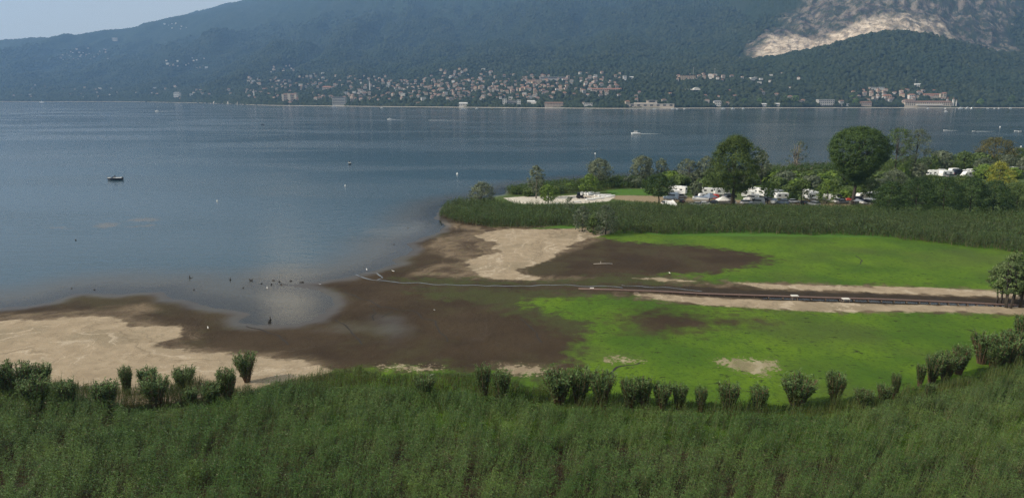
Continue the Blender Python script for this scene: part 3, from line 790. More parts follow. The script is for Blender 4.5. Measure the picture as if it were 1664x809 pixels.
def prof(kind):
    return {'round': [(0, .10), (.12, .30), (.3, .68), (.5, .95), (.68, 1), (.85, .82), (.95, .5), (1, .12)],
            'ball': [(0, .35), (.15, .75), (.4, 1), (.7, .92), (.9, .55), (1, .12)],
            'poplar': [(0, .42), (.15, .80), (.35, .96), (.55, 1), (.72, .84), (.86, .55), (.95, .32), (1, .08)],
            'willow': [(0, .55), (.2, .9), (.45, 1), (.7, .82), (.9, .5), (1, .15)],
            'bush': [(0, .80), (.25, 1), (.6, .95), (.85, .65), (1, .2)],
            'tall': [(0, .4), (.2, .8), (.5, 1), (.75, .85), (.92, .5), (1, .15)]}[kind]
def crown(seed, shape, z0, z1, rad, ncl, nlf, ls, lobes=5, gap=0.0, lob=.22, flat=1.0, shell=.55, droop=.0, off=(0, 0), csf=.085):
    r = np.random.RandomState(seed); pr = np.array(prof(shape)); H = z1 - z0
    u = r.rand(ncl) ** .85
    R0 = np.interp(u, pr[:, 0], pr[:, 1]) * rad
    a = r.rand(ncl) * 6.283
    m = 1 + lob * np.sin(a * lobes + u * 7 + seed) + lob * .8 * perlin(a * 1.6 + seed, u * 5, seed) + lob * .6 * perlin(np.cos(a) * 2 + 9, np.sin(a) * 2 + u * 6, seed + 2)
    rr_ = (shell + (1 - shell) * r.rand(ncl) ** .5)
    R1 = R0 * rr_ * m
    C = np.stack([np.cos(a) * R1 + off[0] * u, np.sin(a) * R1 * flat + off[1] * u, z0 + H * u * (1 + .04 * perlin(a * 2, u * 3, seed + 5))], 1)
    if gap:
        k = perlin(C[:, 0] / (rad * .45) + 3, C[:, 2] / (rad * .45) + C[:, 1] / rad, seed + 9) > -gap * 0 - .55 + gap
        C = C[k]; u = u[k]; a = a[k]; rr_ = rr_[k]

    n = len(C); cs = rad * csf * (.6 + .8 * r.rand(n)); cs = np.maximum(cs, ls * .9)
    o = np.repeat(C, nlf, 0) + r.randn(n * nlf, 3) * np.repeat(cs, nlf)[:, None] * np.array([1, 1, .75])
    if droop: o[:, 2] -= np.abs(r.randn(len(o))) * droop
    M = len(o)
    nrm = o - np.array([0, 0, z0 + H * .45]); nrm /= np.linalg.norm(nrm, axis=1)[:, None] + 1e-6
    nc = o - np.repeat(C, nlf, 0); nc /= np.linalg.norm(nc, axis=1)[:, None] + 1e-6
    nrm = nrm * .55 + nc * .95 + r.randn(M, 3) * .35 + np.array([0, 0, .25]); nrm /= np.linalg.norm(nrm, axis=1)[:, None]
    t1 = np.cross(nrm, r.randn(M, 3)); t1 /= np.linalg.norm(t1, axis=1)[:, None] + 1e-6
    t2 = np.cross(nrm, t1); s = ls * (.55 + .8 * r.rand(M))
    V = np.stack([o - t1 * s[:, None], o - t2 * (s * .55)[:, None], o + t1 * s[:, None], o + t2 * (s * .55)[:, None]], 1).reshape(-1, 3)
    tint = np.clip(np.repeat(r.rand(n) ** 1.6 * .95, nlf) + r.rand(M) * .3, 0, 1)
    return V, np.arange(len(V)).reshape(-1, 4), np.repeat(tint, 4), C
def trunkmesh(seed, ztop, r0, C, mat_, nl=9, lean=(0, 0), multi=1, fork=.35):
    r = random.Random(seed); mb = MB()
    for k in range(multi):
        sx, sy = (r.uniform(-1, 1) * r0 * 3, r.uniform(-1, 1) * r0 * 3) if multi > 1 else (0, 0)
        pts = [(sx, sy, -.2)]; n = 6
        for i in range(1, n + 1):
            f = i / n
            pts.append((sx * (1 + f * 1.2) + lean[0] * f + r.uniform(-.5, .5) * r0, sy * (1 + f) + lean[1] * f + r.uniform(-.5, .5) * r0, ztop * f))
        mb.tube(pts, [r0 * 1.35 * .8 ** 0] + [r0 * (1 - .80 * (i / n)) + .02 for i in range(1, n + 1)], 7)
        cs = [C[r.randrange(len(C))] for _ in range(nl)]
        for c_ in cs:
            f = min(.9, max(.25, fork + (c_[2] / max(ztop, .1) - fork) * .5 - .05))
            j = f * n; i0 = min(int(j), n - 1); w = j - i0
            o = tuple(pts[i0][q_] * (1 - w) + pts[i0 + 1][q_] * w for q_ in range(3))
            mid = tuple(o[q_] * .5 + c_[q_] * .5 + (r.uniform(-.3, .3), r.uniform(-.3, .3), .5)[q_] * r0 for q_ in range(3))
            mb.tube([o, mid, tuple(c_)], [r0 * .42, r0 * .25, r0 * .07], 5)
    return mb.mesh("trunk", mat_, smooth=True)
def tree(name, lab, x, yb, yt, w, leaf, shape='ball', cz=.25, seed=1, ncl=260, nlf=26, ls=None, cat='tree', group=None, trunk=None, bark=None, multi=1, **kw):
    X, Y = P(x, yb, .3); m = mpp(x, yb)
    H_ = top_z(Y, yt) - .3; rad = w * m / 2
    ls = ls or max(.16, m * .85)
    if leaf == 'willow': ncl = int(ncl * 1.6)
    e = tag(empty(name, (X, Y, .3)), lab, cat, group)
    V, Fq, T, C = crown(seed, shape, H_ * cz, H_ * .965, rad * .90, ncl, nlf, ls, **kw)
    r0 = trunk or max(.10, H_ * .018)
    link(bpy.data.objects.new("trunk", trunkmesh(seed, H_ * .82, r0, C, bark or BARK, multi=multi)), e)
    npobj("crown", V, Fq, LM[leaf], e, attrs=dict(tint=T))
    return e
tree('poplar_tree', 'tallest broad poplar with knobbly crown and dark trunk among the campers', 1190, 334, 218, 84, 'poplar', 'poplar', .20, 11, 900, 60, trunk=.75, lobes=5, lob=.26, gap=.10, csf=.075)
tree('round_crowned_tree', 'big evenly rounded dense tree narrowing to a bare trunk behind the reeds', 1386, 333, 203, 99, 'round', 'round', .26, 12, 1300, 56, trunk=.65, csf=.055, lob=.07, shell=.75, gap=.0)
tree('poplar_tree', 'loose light poplar directly behind the big rounded tree', 1452, 296, 205, 60, 'mid', 'tall', .12, 13, 300, 26, gap=.22)
tree('poplar_tree', 'grey green open poplar with a pointed tip next to the lake', 1483, 296, 208, 56, 'grey', 'tall', .15, 14, 280, 26, gap=.25)
tree('willow_tree', 'upright grey willow alone at the cove, leaning over green scrub', 871, 322, 267, 27, 'willow', 'tall', .15, 15, 170, 22, gap=.15, bark=PALEBARK)
tree('willow_tree', 'spreading grey willow at the tip of the reed peninsula', 784, 334, 295, 44, 'willow', 'bush', .1, 16, 210, 22, gap=.18, bark=PALEBARK, multi=3)
tree('willow_tree', 'round bright green tree standing in the sandy cove', 891, 334, 299, 32, 'bright', 'ball', .22, 17, 170, 24)
tree('willow_tree', 'small bright yellow green tree in front of the grey dome willow', 957, 315, 282, 33, 'bright', 'bush', .1, 18, 170, 22)
tree('willow_tree', 'grey dome shaped willow behind the bright green tree and the boats', 972, 304, 257, 44, 'willow', 'ball', .25, 19, 230, 24, gap=.08)
tree('willow_tree', 'pale grey willow with two rounded heads right of the lawn', 1042, 298, 252, 40, 'willow', 'ball', .15, 20, 220, 24, gap=.1, lobes=2, lob=.3)
tree('willow_tree', 'narrow grey green willow beside the two headed one', 1073, 298, 256, 25, 'grey', 'tall', .15, 21, 130, 22, gap=.05)
tree('round_crowned_tree', 'dark low round tree at the end of the first camper row', 1070, 331, 282, 54, 'dark', 'ball', .28, 22, 330, 28, trunk=.28, shell=.65)
tree('willow_tree', 'washed out grey willow with feathery top left of the tall poplar', 1116, 300, 257, 40, 'willow', 'bush', .1, 23, 170, 20, gap=.25, bark=PALEBARK, multi=2)
tree('willow_tree', 'pale willow half hidden behind the tall poplar on its lake side', 1146, 300, 253, 34, 'willow', 'tall', .1, 24, 150, 22, gap=.15)
tree('round_crowned_tree', 'small dark blue green round tree between two groups of campers', 1131, 321, 294, 22, 'grey', 'ball', .2, 25, 120, 22)
tree('willow_tree', 'grey willow showing behind the right side of the tall poplar', 1236, 298, 245, 28, 'willow', 'tall', .2, 26, 140, 22, gap=.1)
tree('bare_branched_tree', 'sparse grey tree with bare fanning branches at the water edge', 1294, 276, 227, 40, 'grey', 'willow', .1, 27, 85, 16, gap=.3, bark=PALEBARK, multi=4, trunk=.4)
tree('round_crowned_tree', 'wide rusty green tree at the far end of the campsite by the lake', 1613, 270, 223, 64, 'autumn', 'bush', .12, 28, 300, 26, lob=.25)
tree('round_crowned_tree', 'broad green tree left of the rusty one behind white caravans', 1566, 276, 246, 42, 'mid', 'ball', .1, 29, 200, 24)
tree('round_crowned_tree', 'small fresh green tree beside the white campers in the back row', 1512, 279, 249, 24, 'mid', 'ball', .2, 30, 120, 22)
tree('willow_tree', 'soft grey small tree next to the fresh green one in the back row', 1534, 279, 251, 24, 'grey', 'ball', .15, 31, 120, 22)
tree('willow_tree', 'long low blue grey bush tree behind the yellow tree', 1598, 284, 256, 36, 'grey', 'ball', .1, 32, 170, 22)
tree('willow_tree', 'rounded silver green tree right behind the yellow tree top', 1636, 282, 251, 34, 'grey', 'ball', .1, 33, 170, 22)
tree('willow_tree', 'silver tree at the picture edge above the last camper', 1662, 284, 254, 26, 'willow', 'ball', .1, 34, 130, 22)
tree('round_crowned_tree', 'dark green tree at the picture edge by the lake shore', 1656, 270, 240, 36, 'mid', 'ball', .1, 35, 150, 22)
tree('yellow_tree', 'bright yellow leaved tree with layered boughs among the hazels', 1621, 308, 262, 44, 'yellow', 'bush', .1, 36, 200, 28, lob=.35, gap=.05)
tree('round_crowned_tree', 'small tree under the big rounded tree, dark below and bright on top', 1412, 326, 290, 40, 'mid', 'ball', .25, 37, 190, 24)
tree('round_crowned_tree', 'bright small tree on a thin trunk before the grey camper', 1247, 331, 295, 28, 'bright', 'ball', .35, 38, 130, 22)
tree('round_crowned_tree', 'olive green tree close to the fence of the tall white camper', 1302, 329, 290, 34, 'mid', 'bush', .15, 39, 160, 22)
tree('round_crowned_tree', 'yellow green bush tree right of the tall white camper', 1343, 331, 292, 34, 'bright', 'bush', .1, 40, 170, 22, gap=.05)
tree('willow_tree', 'blue grey bushy willow standing in front of the loose poplars', 1452, 306, 275, 46, 'grey', 'bush', .05, 41, 210, 24)
tree('willow_tree', 'pale tufted willow between grey poplar and back row campers', 1490, 298, 265, 26, 'willow', 'bush', .05, 42, 120, 22)
tree('shrub', 'yellow green shrub at the foot of the loose poplar', 1464, 298, 270, 26, 'bright', 'bush', .05, 43, 120, 22)
# the dark hazel hedge-row: separate trees
for i, (x, yb, yt, w, lf, lab) in enumerate([
        (1444, 346, 294, 56, 'dark', 'first dark leafy tree of the thick row right of the parked boat'),
        (1486, 350, 287, 62, 'dark', 'second dark tree in the thick row, broad and touching the reeds'),
        (1530, 353, 286, 66, 'dark', 'third dark tree of the thick row with the deepest shade below'),
        (1574, 352, 287, 62, 'dark', 'fourth dark tree of the thick row with a few pale leaf flecks'),
        (1612, 350, 292, 56, 'dark', 'fifth tree of the thick row, just below the yellow tree'),
        (1650, 346, 296, 54, 'mid', 'last lighter green tree of the thick row at the picture edge'),
        (1690, 346, 292, 56, 'mid', 'tree continuing the thick row past the picture edge'),
        (1508, 332, 283, 60, 'mid', 'lighter tree rising behind the second and third dark trees'),
        (1560, 332, 284, 60, 'mid', 'lighter tree rising behind the third and fourth dark trees')]):
    tree('hazel_tree', lab, x, yb, yt, w, lf, 'bush', .03, 60 + i, 420, 26, lob=.16, group='dark trees in a thick row behind the reeds')
# light green shrubs between the campers and the lake: copies of four
SHR = []
for i, lf in enumerate(('bright', 'mid', 'grey', 'mid', 'bright')):
    V, Fq, T, C = crown(90 + i, 'bush', .06, .95, .56, 150, 22, .075, lob=.22)
    SHR.append((trunkmesh(90 + i, .7, .03, C, BARK, nl=5), npmesh("crown", V, Fq, LM[lf], attrs=dict(tint=T)), lf))
SW = dict(bright='bright yellow green', mid='mid green', grey='blue grey')
r = random.Random(5); USED = set(); ORD = {2: 'second', 3: 'third', 4: 'fourth', 5: 'fifth', 6: 'sixth'}
ANCH = [(1042, 298, 'the two headed grey willow'), (1070, 331, 'the dark low round tree'), (1116, 300, 'the feathery grey willow'), (1131, 321, 'the small blue green round tree'), (1190, 334, 'the tall poplar'), (1230, 318, 'the dark windscreened motorhome'),
        (1247, 331, 'the bright small tree'), (1260, 312, 'the grey motorhome'), (1294, 276, 'the bare branched tree'), (1302, 329, 'the olive tree'), (1317, 322, 'the tall lone motorhome'), (1343, 331, 'the yellow green bush tree'), (1384, 320, 'the big rounded tree'),
        (1420, 326, 'the navy and white boat'), (1452, 300, 'the loose poplar'), (1530, 280, 'the back row campers'), (1618, 290, 'the bright yellow tree'), (972, 306, 'the grey dome willow'), (891, 320, 'the round tree in the cove'), (871, 322, 'the upright cove willow')]
shr = [(1092, 300), (1104, 306), (1128, 300), (1160, 303), (1176, 300), (1112, 312), (1150, 311), (1210, 306), (1222, 300), (1240, 296), (1258, 298), (1262, 308), (1276, 302), (1280, 314), (1290, 296), (1296, 309), (1312, 300),
       (1318, 308), (1328, 296), (1334, 306), (1350, 300), (1356, 310), (1370, 298), (1372, 313), (1392, 300), (1396, 314), (1410, 302), (1424, 308), (1432, 298), (1276, 322), (1288, 326), (1338, 318), (1374, 322),
       (1440, 314), (1428, 326), (1432, 336), (1478, 284), (1530, 268), (1590, 272), (1646, 290), (1600, 290), (1000, 302), (1020, 300), (905, 314), (925, 308), (860, 318), (838, 314), (1035, 304)]
for i, (x, y) in enumerate(shr):
    X, Y = P(x, y, .3); m = mpp(x, y); k = i % 5 if y < 318 else (i % 2) * 3
    e = empty("shrub", (X, Y, .25), rz=r.random() * 6.28)
    hgt = (r.uniform(17, 24) if y < 312 else r.uniform(10, 15)) * m if i < 41 else r.uniform(11, 14) * m
    e.scale = (hgt * r.uniform(1.05, 1.35),) * 2 + (hgt,)
    where = ('behind the first camper rows' if x < 1240 else 'between the grey camper and the big rounded tree' if x < 1380 else 'near the big rounded tree and thick dark row') if i < 41 else 'on the scrub strip by the cove'
    ax, ay, an = min(ANCH, key=lambda a_: (a_[0] - x) ** 2 + ((a_[1] - y) * 1.6) ** 2)
    ddx, ddy = x - ax, y - ay
    rel = ('just ' if abs(ddx) < 14 and abs(ddy) < 8 else '') + (('left of' if ddx < 0 else 'right of') if abs(ddx) > abs(ddy) * 1.3 else ('behind' if ddy < 0 else 'in front of'))
    lb = f'{SW[SHR[k][2]]} shrub {rel} {an}'; q_ = 1
    while lb in USED:
        q_ += 1; lb = f'{SW[SHR[k][2]]} shrub {rel} {an}, {ORD[q_]} one out'
    USED.add(lb)
    tag(e, lb, 'shrub', f'shrubs {where}')
    link(bpy.data.objects.new("trunk", SHR[k][0]), e); link(bpy.data.objects.new("crown", SHR[k][1]), e)
# shrubs rooted in the reed belt
for i, (x, yb, yt, w, lf, lab) in enumerate([
        (946, 376, 333, 30, 'grey', 'blue grey bush growing out of the reed belt before the cove'),
        (984, 381, 332, 38, 'grey', 'larger grey green bush in the reed belt next to the lawn'),
        (925, 350, 318, 18, 'willow', 'thin half bare grey shrub standing before the sandy cove'),
        (965, 380, 348, 24, 'mid', 'low dark green bush between the two grey bushes of the reed belt')]):
    tree('bush', lab, x, yb, yt, w, lf, 'bush', .05, 80 + i, 190 if i != 2 else 60, 22, cat='bush', gap=.05 if i != 2 else .3)
# willows at the channel
for i, (x, yb, yt, w, ml, lab) in enumerate([
        (1624, 492, 424, 42, 3, 'slanting open willow at the channel end, farthest out over the field'),
        (1640, 500, 408, 46, 3, 'tallest willow of the channel group with several bare stems'),
        (1660, 500, 414, 44, 3, 'willow at the picture edge with a row of dark slim trunks'),
        (1648, 494, 430, 36, 2, 'low middle willow filling the channel group'),
        (1690, 498, 405, 60, 3, 'willow past the picture edge closing the channel group')]):
    tree('willow_tree', lab, x, yb, yt, w, 'reedy', 'tall', .25, 120 + i, 260, 26, ls=.15, gap=.28, multi=ml, trunk=.16, group='willows at the end of the channel')
# ================================================================ FAR SHORE: houses, big buildings, woods
def wallm(nm, c): return simple(nm, c, .85, var=.08, scale=.3)
WM = dict(white=wallm('white_plaster', (.62, .59, .54)), cream=wallm('cream_plaster', (.40, .35, .28)), ochre=wallm('ochre_plaster', (.44, .34, .24)), pink=wallm('pink_plaster', (.42, .34, .28)),
          dull=wallm('weathered_plaster', (.31, .285, .25)), grey=wallm('grey_concrete', (.36, .35, .33)), beige=wallm('beige_stone', (.50, .43, .35)))
RM = dict(red=simple('red_roof_tiles', (.25, .12, .078), .9, var=.25, scale=.5), brown=simple('brown_roof_tiles', (.16, .095, .065), .9, var=.25, scale=.5), grey=simple('grey_roof', (.20, .20, .20), .8), pale=simple('pale_roof', (.50, .49, .47), .7))
DARKW = simple('dark_window_glass', (.035, .04, .045), .15)
WHITEP = simple('white_paint', (.75, .75, .73), .5, var=.05)
def house_mesh(w, d, h, rh, hip, wm, rm, windows=True):
    mb = MB(); mb.box((0, 0, h / 2 - 1.5), (w, d, h + 3), 0)
    ov = .6; a = (w / 2 + ov) ; b = d / 2 + ov; rx = a * (.45 if hip else 1.0)
    z0 = h + .003
    mb.poly([(-a, -b, z0), (a, -b, z0), (a, b, z0), (-a, b, z0), (-rx, 0, z0 + rh), (rx, 0, z0 + rh)],
            [(0, 1, 5, 4), (2, 3, 4, 5), (1, 2, 5), (3, 0, 4), (3, 2, 1, 0)], 1)
    if windows:
        n = max(2, int(w / 3.2))
        for fl in range(max(1, int(h / 3))):
            for k in range(n):
                x = -w / 2 + (k + .5) * w / n
                mb.box((x, -d / 2 - .01, 1.7 + fl * 3), (1.1, .12, 1.5), 2)
    return mb.mesh("house", [wm, rm, DARKW])
HV = []
for i, (w, d, h, rh, hip, wc, rc) in enumerate([(12, 10, 6.5, 2.4, 1, 'white', 'red'), (14, 10, 8, 2.6, 1, 'cream', 'red'), (10, 9, 6, 2.2, 0, 'white', 'brown'), (16, 11, 9, 2.8, 1, 'ochre', 'red'), (13, 9, 6, 2.3, 0, 'cream', 'brown'),
                                                (18, 12, 10, 1.2, 1, 'white', 'grey'), (11, 10, 9, 2.4, 1, 'pink', 'red'), (20, 12, 6.5, 1.0, 0, 'white', 'pale'), (12, 10, 7, 2.4, 1, 'grey', 'brown')]):
    HV.append((house_mesh(w, d, h, rh, hip, WM[wc], RM[rc]), f'{wc} walled house with {rc} roof', f'{wc} walled houses with {rc} roofs', w))
HOUSES = []       # x, y, radius (for clearing trees)
rh_ = random.Random(3)
def cluster(desc, x0, x1, y0, y1, n, sl=0.0, kinds=(0, 1, 2, 3, 4, 5, 6, 7, 8), sc=1.0):
    k = 0; tries = 0
    while k < n and tries < n * 40:
        tries += 1
        x = rh_.uniform(x0, x1); y = y0 + (y1 - y0) * rh_.random() + sl * (x - x0)
        X, Y, Z = on_hill(x, y)
        if any((X - q[0]) ** 2 + ((Y - q[1]) * .5) ** 2 < 17 ** 2 for q in HOUSES): continue
        me, lab, grp, w = HV[rh_.choice(kinds)]
        o = link(bpy.data.objects.new("house", me)); o.location = (X, Y, Z + 1.0 + Y / 2500); o.rotation_euler = (0, 0, rh_.uniform(-.5, .5) + math.atan2(-X, Y) * -1 * 0)
        s = sc * rh_.uniform(.6, 1.0); o.scale = (s, s, s)
        tag(o, f'{lab} {desc}', 'house', f'{grp} {desc}')
        HOUSES.append((X, Y, w * s * .6)); k += 1
cluster('in the hillside hamlet high on the left slope', 98, 172, 84, 104, 22, sl=-.10, kinds=(0, 2, 4, 6))
cluster('in the scattered hamlet below the left skyline', 268, 345, 95, 112, 16, kinds=(0, 2, 4, 5, 6))
cluster('high up under the left skyline ridge', 262, 312, 41, 52, 8, sl=-.08, kinds=(0, 2, 5))
cluster('along the low wooded shore at the far left', 20, 330, 142, 161, 22, kinds=(0, 1, 2, 4, 5))
cluster('on the slope above the grand pink hotel', 434, 480, 109, 118, 10, kinds=(0, 1, 6, 2))
cluster('on the loose slope above the grand pink hotel', 400, 560, 122, 152, 28, kinds=(0, 1, 2, 5, 0, 6))
cluster('in the town centre behind the grey hotel', 560, 700, 126, 158, 44, kinds=(0, 1, 2, 4, 5, 8, 6))
cluster('in the upper part of the middle town', 700, 790, 116, 134, 22, kinds=(0, 1, 2, 5, 3))
cluster('in the long middle town of red roofs', 680, 880, 138, 155, 42, kinds=(0, 1, 3, 6, 4, 2))
cluster('in the low trees under the middle town', 600, 880, 154, 166, 26, kinds=(0, 1, 2, 4, 5, 6))
cluster('around the long ochre block in the middle town', 848, 925, 128, 150, 22, kinds=(0, 1, 3, 6))
cluster('strung along the slope right of the middle town', 925, 1010, 120, 150, 18, kinds=(0, 1, 2, 5, 6))
cluster('in the bright row near the ochre block', 1136, 1178, 124, 131, 8, kinds=(0, 5, 6))
cluster('scattered in the wood below the quarry', 1190, 1300, 122, 150, 10, kinds=(0, 7, 2, 7))
cluster('in the orange hamlet above the lakeside row', 1405, 1465, 146, 160, 11, sl=.10, kinds=(3, 0, 1, 6))
cluster('on the waterfront between bigger buildings', 330, 1330, 170, 172, 10, kinds=(0, 1, 2, 4, 7))

# the town has far more houses than the 300 kept as single things: the smaller rest is one object
SV_, SF_, SM_ = [], [], []
def rest(x0, x1, y0, y1, n, sl=0.0):
    global SV_, SF_, SM_
    k = 0; tries = 0
    while k < n and tries < n * 30:
        tries += 1
        x = rh_.uniform(x0, x1); X, Y, Z = on_hill(x, rh_.uniform(y0, y1) + sl * (x - x0))
        if any((X - q[0]) ** 2 + ((Y - q[1]) * .6) ** 2 < 13 ** 2 for q in HOUSES): continue
        mb = MB(); w, d, h = rh_.uniform(8, 15), rh_.uniform(7, 10), rh_.uniform(4.5, 8); a = rh_.uniform(-.6, .6)
        mb.box((0, 0, h / 2), (w, d, h + 4), rh_.choice((0, 0, 1, 2, 3)))
        q = h + 2.003; w2, d2 = w / 2 + .5, d / 2 + .5
        mb.poly([(-w2, -d2, q), (w2, -d2, q), (w2, d2, q), (-w2, d2, q), (-w2 * .5, 0, q + 2.2), (w2 * .5, 0, q + 2.2)], [(0, 1, 5, 4), (2, 3, 4, 5), (1, 2, 5), (3, 0, 4)], rh_.choice((4, 4, 5)))
        for fl in range(2): mb.box((0, -d / 2 - .02, h * (.3 + .45 * fl)), (w * .7, .1, 1.1), 6)
        b_ = len(SV_); ca, sa = math.cos(a), math.sin(a)
        SV_ += [(X + p_[0] * ca - p_[1] * sa, Y + p_[0] * sa + p_[1] * ca, Z + .8 + p_[2]) for p_ in mb.v]
        SF_ += [[b_ + i for i in f_] for f_ in mb.f]; SM_ += mb.m
        HOUSES.append((X, Y, w * .22)); k += 1
rest(560, 720, 130, 166, 60); rest(690, 900, 134, 164, 84); rest(700, 860, 118, 138, 30); rest(400, 570, 126, 165, 60)
rest(860, 1010, 126, 160, 50); rest(98, 180, 82, 106, 10, -.1); rest(10, 400, 140, 163, 20); rest(1100, 1190, 124, 134, 16); rest(1385, 1540, 148, 168, 26); rest(1010, 1330, 150, 170, 16)
mb = MB(); mb.v, mb.f, mb.m = SV_, SF_, SM_
tag(mb.obj("distant_houses", [WM['dull'], WM['cream'], WM['pink'], WM['grey'], RM['red'], RM['brown'], DARKW]), 'countless smaller houses with tiled roofs between the bigger ones across the lake', 'houses', kind='stuff')
FRONT = []
def place(x, y, name, lab, cat, group=None, dz=0, rz=0):
    X, Y, Z = on_hill(x, y)
    e = tag(empty(name, (X, Y, Z + dz), rz=rz), lab, cat, group)
    return e, Y / F * 1.0 / CP * 1.0, X, Y
def parts(e, wallmb, wm, roofmb=None, rm=None, win=()):
    wall = wallmb.obj("wall", wm, e)
    if roofmb: roofmb.obj("roof", rm, e)
    for c, d in win: MB().box(c, d).obj("window", DARKW, e)
    return wall
def block(x, yb, w, h, dpt, lab, wm, rm, name='building', cat='building', roof='flat', rows=2, cols=6, dz=0, group=None, rz=0, ribbon=False):
    e, m, X, Y = place(x, yb, name, lab, cat, group, dz, rz)
    W_ = w * m; H_ = h * m
    HOUSES.append((X, Y, W_ * .62))
    wl = MB().box((0, 0, H_ / 2 - 3), (W_, dpt, H_ + 6)); rf = MB()
    if roof == 'flat': rf.box((0, 0, H_ + .35), (W_ + 1, dpt + 1, .7))
    else:
        a, b_, rx = W_ / 2 + .8, dpt / 2 + .8, W_ / 2 * (.8 if roof == 'hip' else 1); q = H_ + .003; rr_ = min(dpt * .28, 5)
        rf.poly([(-a, -b_, q), (a, -b_, q), (a, b_, q), (-a, b_, q), (-rx, 0, q + rr_), (rx, 0, q + rr_)], [(0, 1, 5, 4), (2, 3, 4, 5), (1, 2, 5), (3, 0, 4), (3, 2, 1, 0)])
    win = []
    for r_ in range(rows):
        z = H_ * (r_ + .55) / rows
        if ribbon: win.append(((0, -dpt / 2 - .02, z), (W_ * .94, .15, H_ / rows * .42)))
        else:
            for c_ in range(cols): win.append(((-W_ / 2 + (c_ + .5) * W_ / cols, -dpt / 2 - .02, z), (W_ / cols * .45, .15, H_ / rows * .5)))
    parts(e, wl, WM[wm], rf, RM[rm], win)
    return e, W_, H_, m
# landmarks
block(289, 160, 9, 8, 22, 'bright white lakeside villa, the biggest pale house on the far left shore', 'white', 'grey', 'villa', 'villa', 'hip', 3, 5)
e, W_, H_, m = block(472, 164, 22, 9, 22, 'grand pinkish hotel with two end wings among dark trees on the waterfront', 'pink', 'brown', 'grand_hotel', 'hotel', 'hip', 3, 9)
for s in (-1, 1): MB().box((s * W_ * .44, -12.5, H_ * .54), (W_ * .14, 3, H_ * 1.08)).obj("wing", WM['beige'], e)
MB().box((0, -12.4, H_ * .6), (W_ * .2, 2.8, H_ * 1.2)).obj("gable", WM['beige'], e)
block(552, 170.5, 20, 12, 24, 'grey flat roofed lakeside hotel with long balcony bands', 'grey', 'grey', 'modern_hotel', 'hotel', 'flat', 5, 1, ribbon=True)
block(563, 158, 6, 8, 16, 'narrow grey tower block behind the flat roofed grey hotel', 'grey', 'grey', 'tower_block', 'tower block', 'flat', 5, 2)
block(735, 165, 9, 5, 16, 'small beige box shaped building alone in the lakeside trees', 'beige', 'grey', 'building', 'building', 'flat', 2, 3)
block(448, 150, 1, 1, 4, 'tiny garden pavilion above the grand pinkish hotel', 'cream', 'red', 'pavilion', 'pavilion', 'hip', 1, 1)
block(532, 149, 14, 6, 20, 'reddish building complex above the shore left of the grey hotel', 'pink', 'red', 'building', 'building', 'hip', 2, 6)
block(753, 172.5, 13, 4, 14, 'white low lakeside hall with wide front, first of the white pair', 'white', 'pale', 'boathouse', 'boathouse', 'gable', 1, 5)
block(820, 172, 6, 8, 14, 'left white end block of the modern twin building on the shore', 'white', 'pale', 'building', 'building', 'flat', 3, 2)
block(843, 172, 6, 8, 14, 'right white end block of the modern twin building on the shore', 'white', 'pale', 'building', 'building', 'flat', 3, 2)
block(831, 172, 15, 5, 10, 'dark glazed middle part between the two white end blocks', 'grey', 'pale', 'building', 'building', 'flat', 2, 1, ribbon=True)
block(863, 171, 12, 4, 14, 'cream lakeside house with a sloping roof right of the white twin blocks', 'cream', 'pale', 'house', 'house', 'gable', 1, 4)
block(900, 173, 28, 4, 14, 'long low brown roofed row of houses on the shore', 'pink', 'brown', 'row_houses', 'row houses', 'gable', 2, 12)
block(955, 173.5, 14, 3, 10, 'low white pavilion by the water between brown row and long terraced villa', 'white', 'pale', 'pavilion', 'pavilion', 'flat', 1, 5)
block(868, 135, 24, 5, 18, 'long ochre apartment block in the upper middle town', 'ochre', 'red', 'apartment_block', 'apartment block', 'flat', 3, 10)
block(898, 130, 40, 3, 22, 'very long pale roofed hall behind the ochre apartment block', 'grey', 'pale', 'hall', 'hall', 'flat', 1, 1, ribbon=True)
block(985, 148, 46, 2.8, 14, 'long red roofed terrace in the woods above the shore', 'pink', 'red', 'terrace_houses', 'row houses', 'gable', 1, 16)
block(1015, 130, 5, 5, 12, 'square white house shining on the slope', 'white', 'pale', 'house', 'house', 'flat', 2, 2)
block(1026, 129, 6, 2.5, 12, 'low white house just beside the square shining one', 'white', 'pale', 'house', 'house', 'gable', 1, 3)
block(1116, 130, 24, 6, 20, 'large ochre block below the quarry slope with a mast behind', 'ochre', 'red', 'apartment_block', 'apartment block', 'flat', 3, 9)
# terraced villa on the shore
e, W_, H_, m = block(1058, 174, 70, 4.2, 14, 'long terraced beige villa with a dark upper storey at the waterline', 'beige', 'pale', 'terraced_villa', 'villa', 'flat', 1, 7)
for dx_, w_, h_, dy_ in ((-.12, .5, 1.5, 5), (.02, .22, 2.3, 7)):
    MB().box((W_ * dx_, dy_, H_ * h_ / 2), (W_ * w_, 10, H_ * h_)).obj("upper_storey", WM['beige'], e)
MB().box((W_ * .02, 1.7, H_ * 1.9), (W_ * .13, .5, H_ * .5)).obj("window", DARKW, e)
MB().box((W_ * .02, 7, H_ * 2.34), (W_ * .25, 13, .5)).obj("roof", RM['pale'], e)
# arched greenhouse hall
e, m, X, Y = place(1131, 150, "arched_hall", "white arched hall with low side wing in a clearing above the shore", "hall"); HOUSES.append((X, Y, 26))
ar = [(math.cos(a) * 5.5 * m, math.sin(a) * 4 * m) for a in [math.pi * k / 10 for k in range(11)]]
MB().loft([[(x_, y_, z_) for x_, z_ in ar] for y_ in (-9, 9)]).obj("roof", WM['white'], e)
MB().box((-13 * m, 0, .8 * m), (15 * m, 10, 1.6 * m)).obj("side_wing", WM['white'], e)
